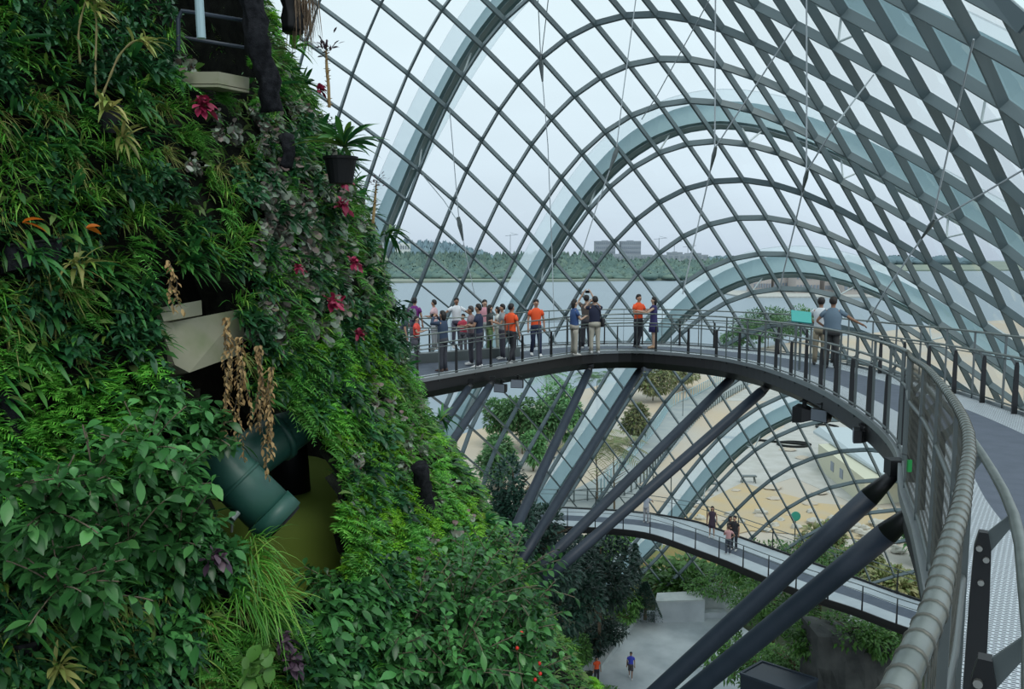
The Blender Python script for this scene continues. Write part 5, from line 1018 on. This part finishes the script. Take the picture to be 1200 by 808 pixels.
person('older person in a brownish checked shirt beside the navy T-shirt', on_deck(552, 23.4), (-1, -.1), 1.66, top=(.27, .2, .22), bottom=(.07, .07, .09), arms=('fold', 'down'), shoes=(.75, .75, .75), haircol=(.06, .05, .05), skin=1)
person('person in a dark blue long-sleeved top raising both hands to take a picture', on_deck(519, 22.4), (-.9, .5), 1.64, top=(.035, .06, .11), bottom=(.05, .055, .07), arms=('camera', 'camera'), hair='bob', extras=('camera',), girth=1.15, sleeve=2, shoes=(.1, .06, .05))
person('person in a pale pink shirt behind the dark blue photographer', on_deck(509, 26.8), (-.8, .2), 1.62, top=(.62, .42, .45), bottom=(.3, .32, .35), arms=('fold', 'fold'))
person('person in a white shirt leaning with arms spread on the rail at far left', on_deck(535, 27.2), (.2, -1), 1.64, top=(.75, .78, .82), bottom=(.08, .08, .12), arms=('side', 'side'), skin=1)
person('person in a purple shirt with a grey backpack, leftmost at the far rail', on_deck(486, 26.8), (.3, 1), 1.7, top=(.16, .02, .18), bottom=(.12, .12, .16), extras=('backpack',))
person('person with black hair half hidden by the planted wall, leftmost of the walkway crowd', on_deck(474, 23.6), (.9, .2), 1.6, top=(.05, .07, .1), bottom=DK, hair='bob')
person('child in a bright red top in front of the purple shirt', on_deck(488, 24.2), (1, -.2), 1.35, top=(.75, .08, .06), bottom=(.08, .08, .1), arms=('hold', 'hold'), skin=2)
person('person in a pink patterned top behind the navy T-shirt', on_deck(568, 26.6), (.2, -1), 1.6, top=(.62, .3, .36), bottom=(.35, .38, .38), skin=2, hair='bob')
person('person in a green skirt and dark top behind the navy T-shirt, right of it', on_deck(574, 25.6), (.9, .3), 1.5, top=(.05, .06, .06), bottom=(.12, .2, .08), hair='long')
person('person in a white top crouched small behind the rail left of the orange shirt', on_deck(583, 26.2), (-1, 0), 1.4, top=(.6, .62, .6), bottom=(.3, .33, .28), arms=('hold', 'hold'), hair='bob')
person('child holding a red bag between the white shirt and the checked shirt', on_deck(543, 25.6), (-.5, -1), 1.25, top=(.55, .06, .10), bottom=(.12, .12, .14), arms=('hold', 'hold'))
person('person in a blue vest and khaki trousers with a raised arm, left of the photographers', on_deck(673, 24.9), (.9, .3), 1.68, top=(.04, .09, .24), bottom=(.42, .39, .33), arms=('down', 'hold'), hair='bob', skin=2, shoes=(.6, .58, .55), girth=1.1)
person('person in a navy shirt and khaki trousers photographing with a bag at the hip', on_deck(697, 25.3), (-.2, 1), 1.74, top=(.015, .02, .05), bottom=(.46, .43, .36), arms=('camera', 'camera'), extras=('camera', 'bag'), skin=2, shoes=(.6, .6, .6), girth=1.15)
person('person with arms lifted high taking a picture, hidden between the two in khaki', on_deck(687, 26.5), (.2, 1), 1.72, top=(.1, .08, .07), bottom=(.04, .04, .05), arms=('raise', 'raise'), extras=('camera',), hair='short', skin=2)
person('person in a white shirt and khaki trousers looking out beside the teal panel', on_deck(961, 20.9), (.35, .9), 1.70, top=(.72, .76, .8), bottom=(.33, .28, .2), arms=('rail', 'rail'), skin=1, shoes=(.05, .05, .05))
person('stout person in a grey-blue shirt leaning an arm on the far railing', on_deck(975, 20.1), (.5, .85), 1.74, top=(.13, .19, .25), bottom=(.045, .045, .045), arms=('hip', 'side'), skin=1, girth=1.3, shoes=(.03, .03, .03), haircol=(.02, .015, .012))
def on_low(px, py): return atz(px, py, LZ)
person('person in a black and white top leaning on the far rail of the lower walkway', on_low(757, 613), (.5, 1), 1.7, top=(.4, .42, .48), bottom=(.35, .35, .37), arms=('rail', 'rail'))
person('person in a short dark dress alone on the lower walkway', on_low(834, 630), (-.3, -1), 1.65, top=(.05, .03, .05), outfit='dress', hair='long', skin=0, sleeve=0.0)
person('person in black shirt at the back of the group on the lower walkway', on_low(860, 645), (-.6, -.8), 1.74, top=(.02, .02, .025), bottom=DK, arms=('down', 'hold'))
person('second person in black with long hair, beside the pink top on the lower walkway', on_low(855, 643), (.6, -.8), 1.66, top=(.03, .03, .03), bottom=DK, hair='long')
person('person in a pink top and dark trousers on the lower walkway, front of the group', on_low(853, 650), (.1, 1), 1.45, top=(.55, .3, .3), bottom=(.05, .06, .08), arms=('fold', 'hip'), haircol=(.05, .03, .02))
person('person in a bright blue shirt with a dark shoulder bag walking on the ground plaza', atz(739, 795, .06), (-.2, -1), 1.7, top=(.05, .07, .5), bottom=(.08, .07, .07), outfit='shorts', legs='walk', extras=('bag',), skin=1)
person('person in a bright orange shirt on the ground beside the plaza kerb', atz(699, 801, .06), (.3, -1), 1.7, top=OR, bottom=DK, legs='stand')
def world_of(root, v): return Vector(root.location)+Matrix.Rotation(root.rotation_euler.z, 3, 'Z')@(Vector(v)*root.scale.x)
for k, (root, c_, lab) in enumerate(HELD):
    x = empty('camera', tuple(world_of(root, c_)), root.rotation_euler.z, 'small black camera held up by the '+['visitor in the dark blue long-sleeved top', 'khaki-trousered visitor in navy', 'visitor hidden between the two in khaki'][k], 'camera'); mb = MB(); mb.box((0, 0, 0), (.13, .06, .085)); mb.build('camera_body', M['pot'], x); mb = MB(); mb.tube([(0, .03, 0), (0, .09, 0)], .03, 10); mb.build('lens', M['steel_d'], x)
for (root, mb, lab, nm), bl in zip(BAGS, ['grey backpack worn by the visitor in purple', 'dark bag at the hip of the khaki-trousered photographer', 'dark shoulder bag of the visitor in blue on the plaza']):
    q = [world_of(root, v) for v in mb.v]; m2 = MB(tuple(root.location)); m2.add(q, mb.f); o = m2.build(nm, cmat((.18, .2, .22) if nm == 'backpack' else (.03, .03, .035)), None, True); tag(o, bl, nm)
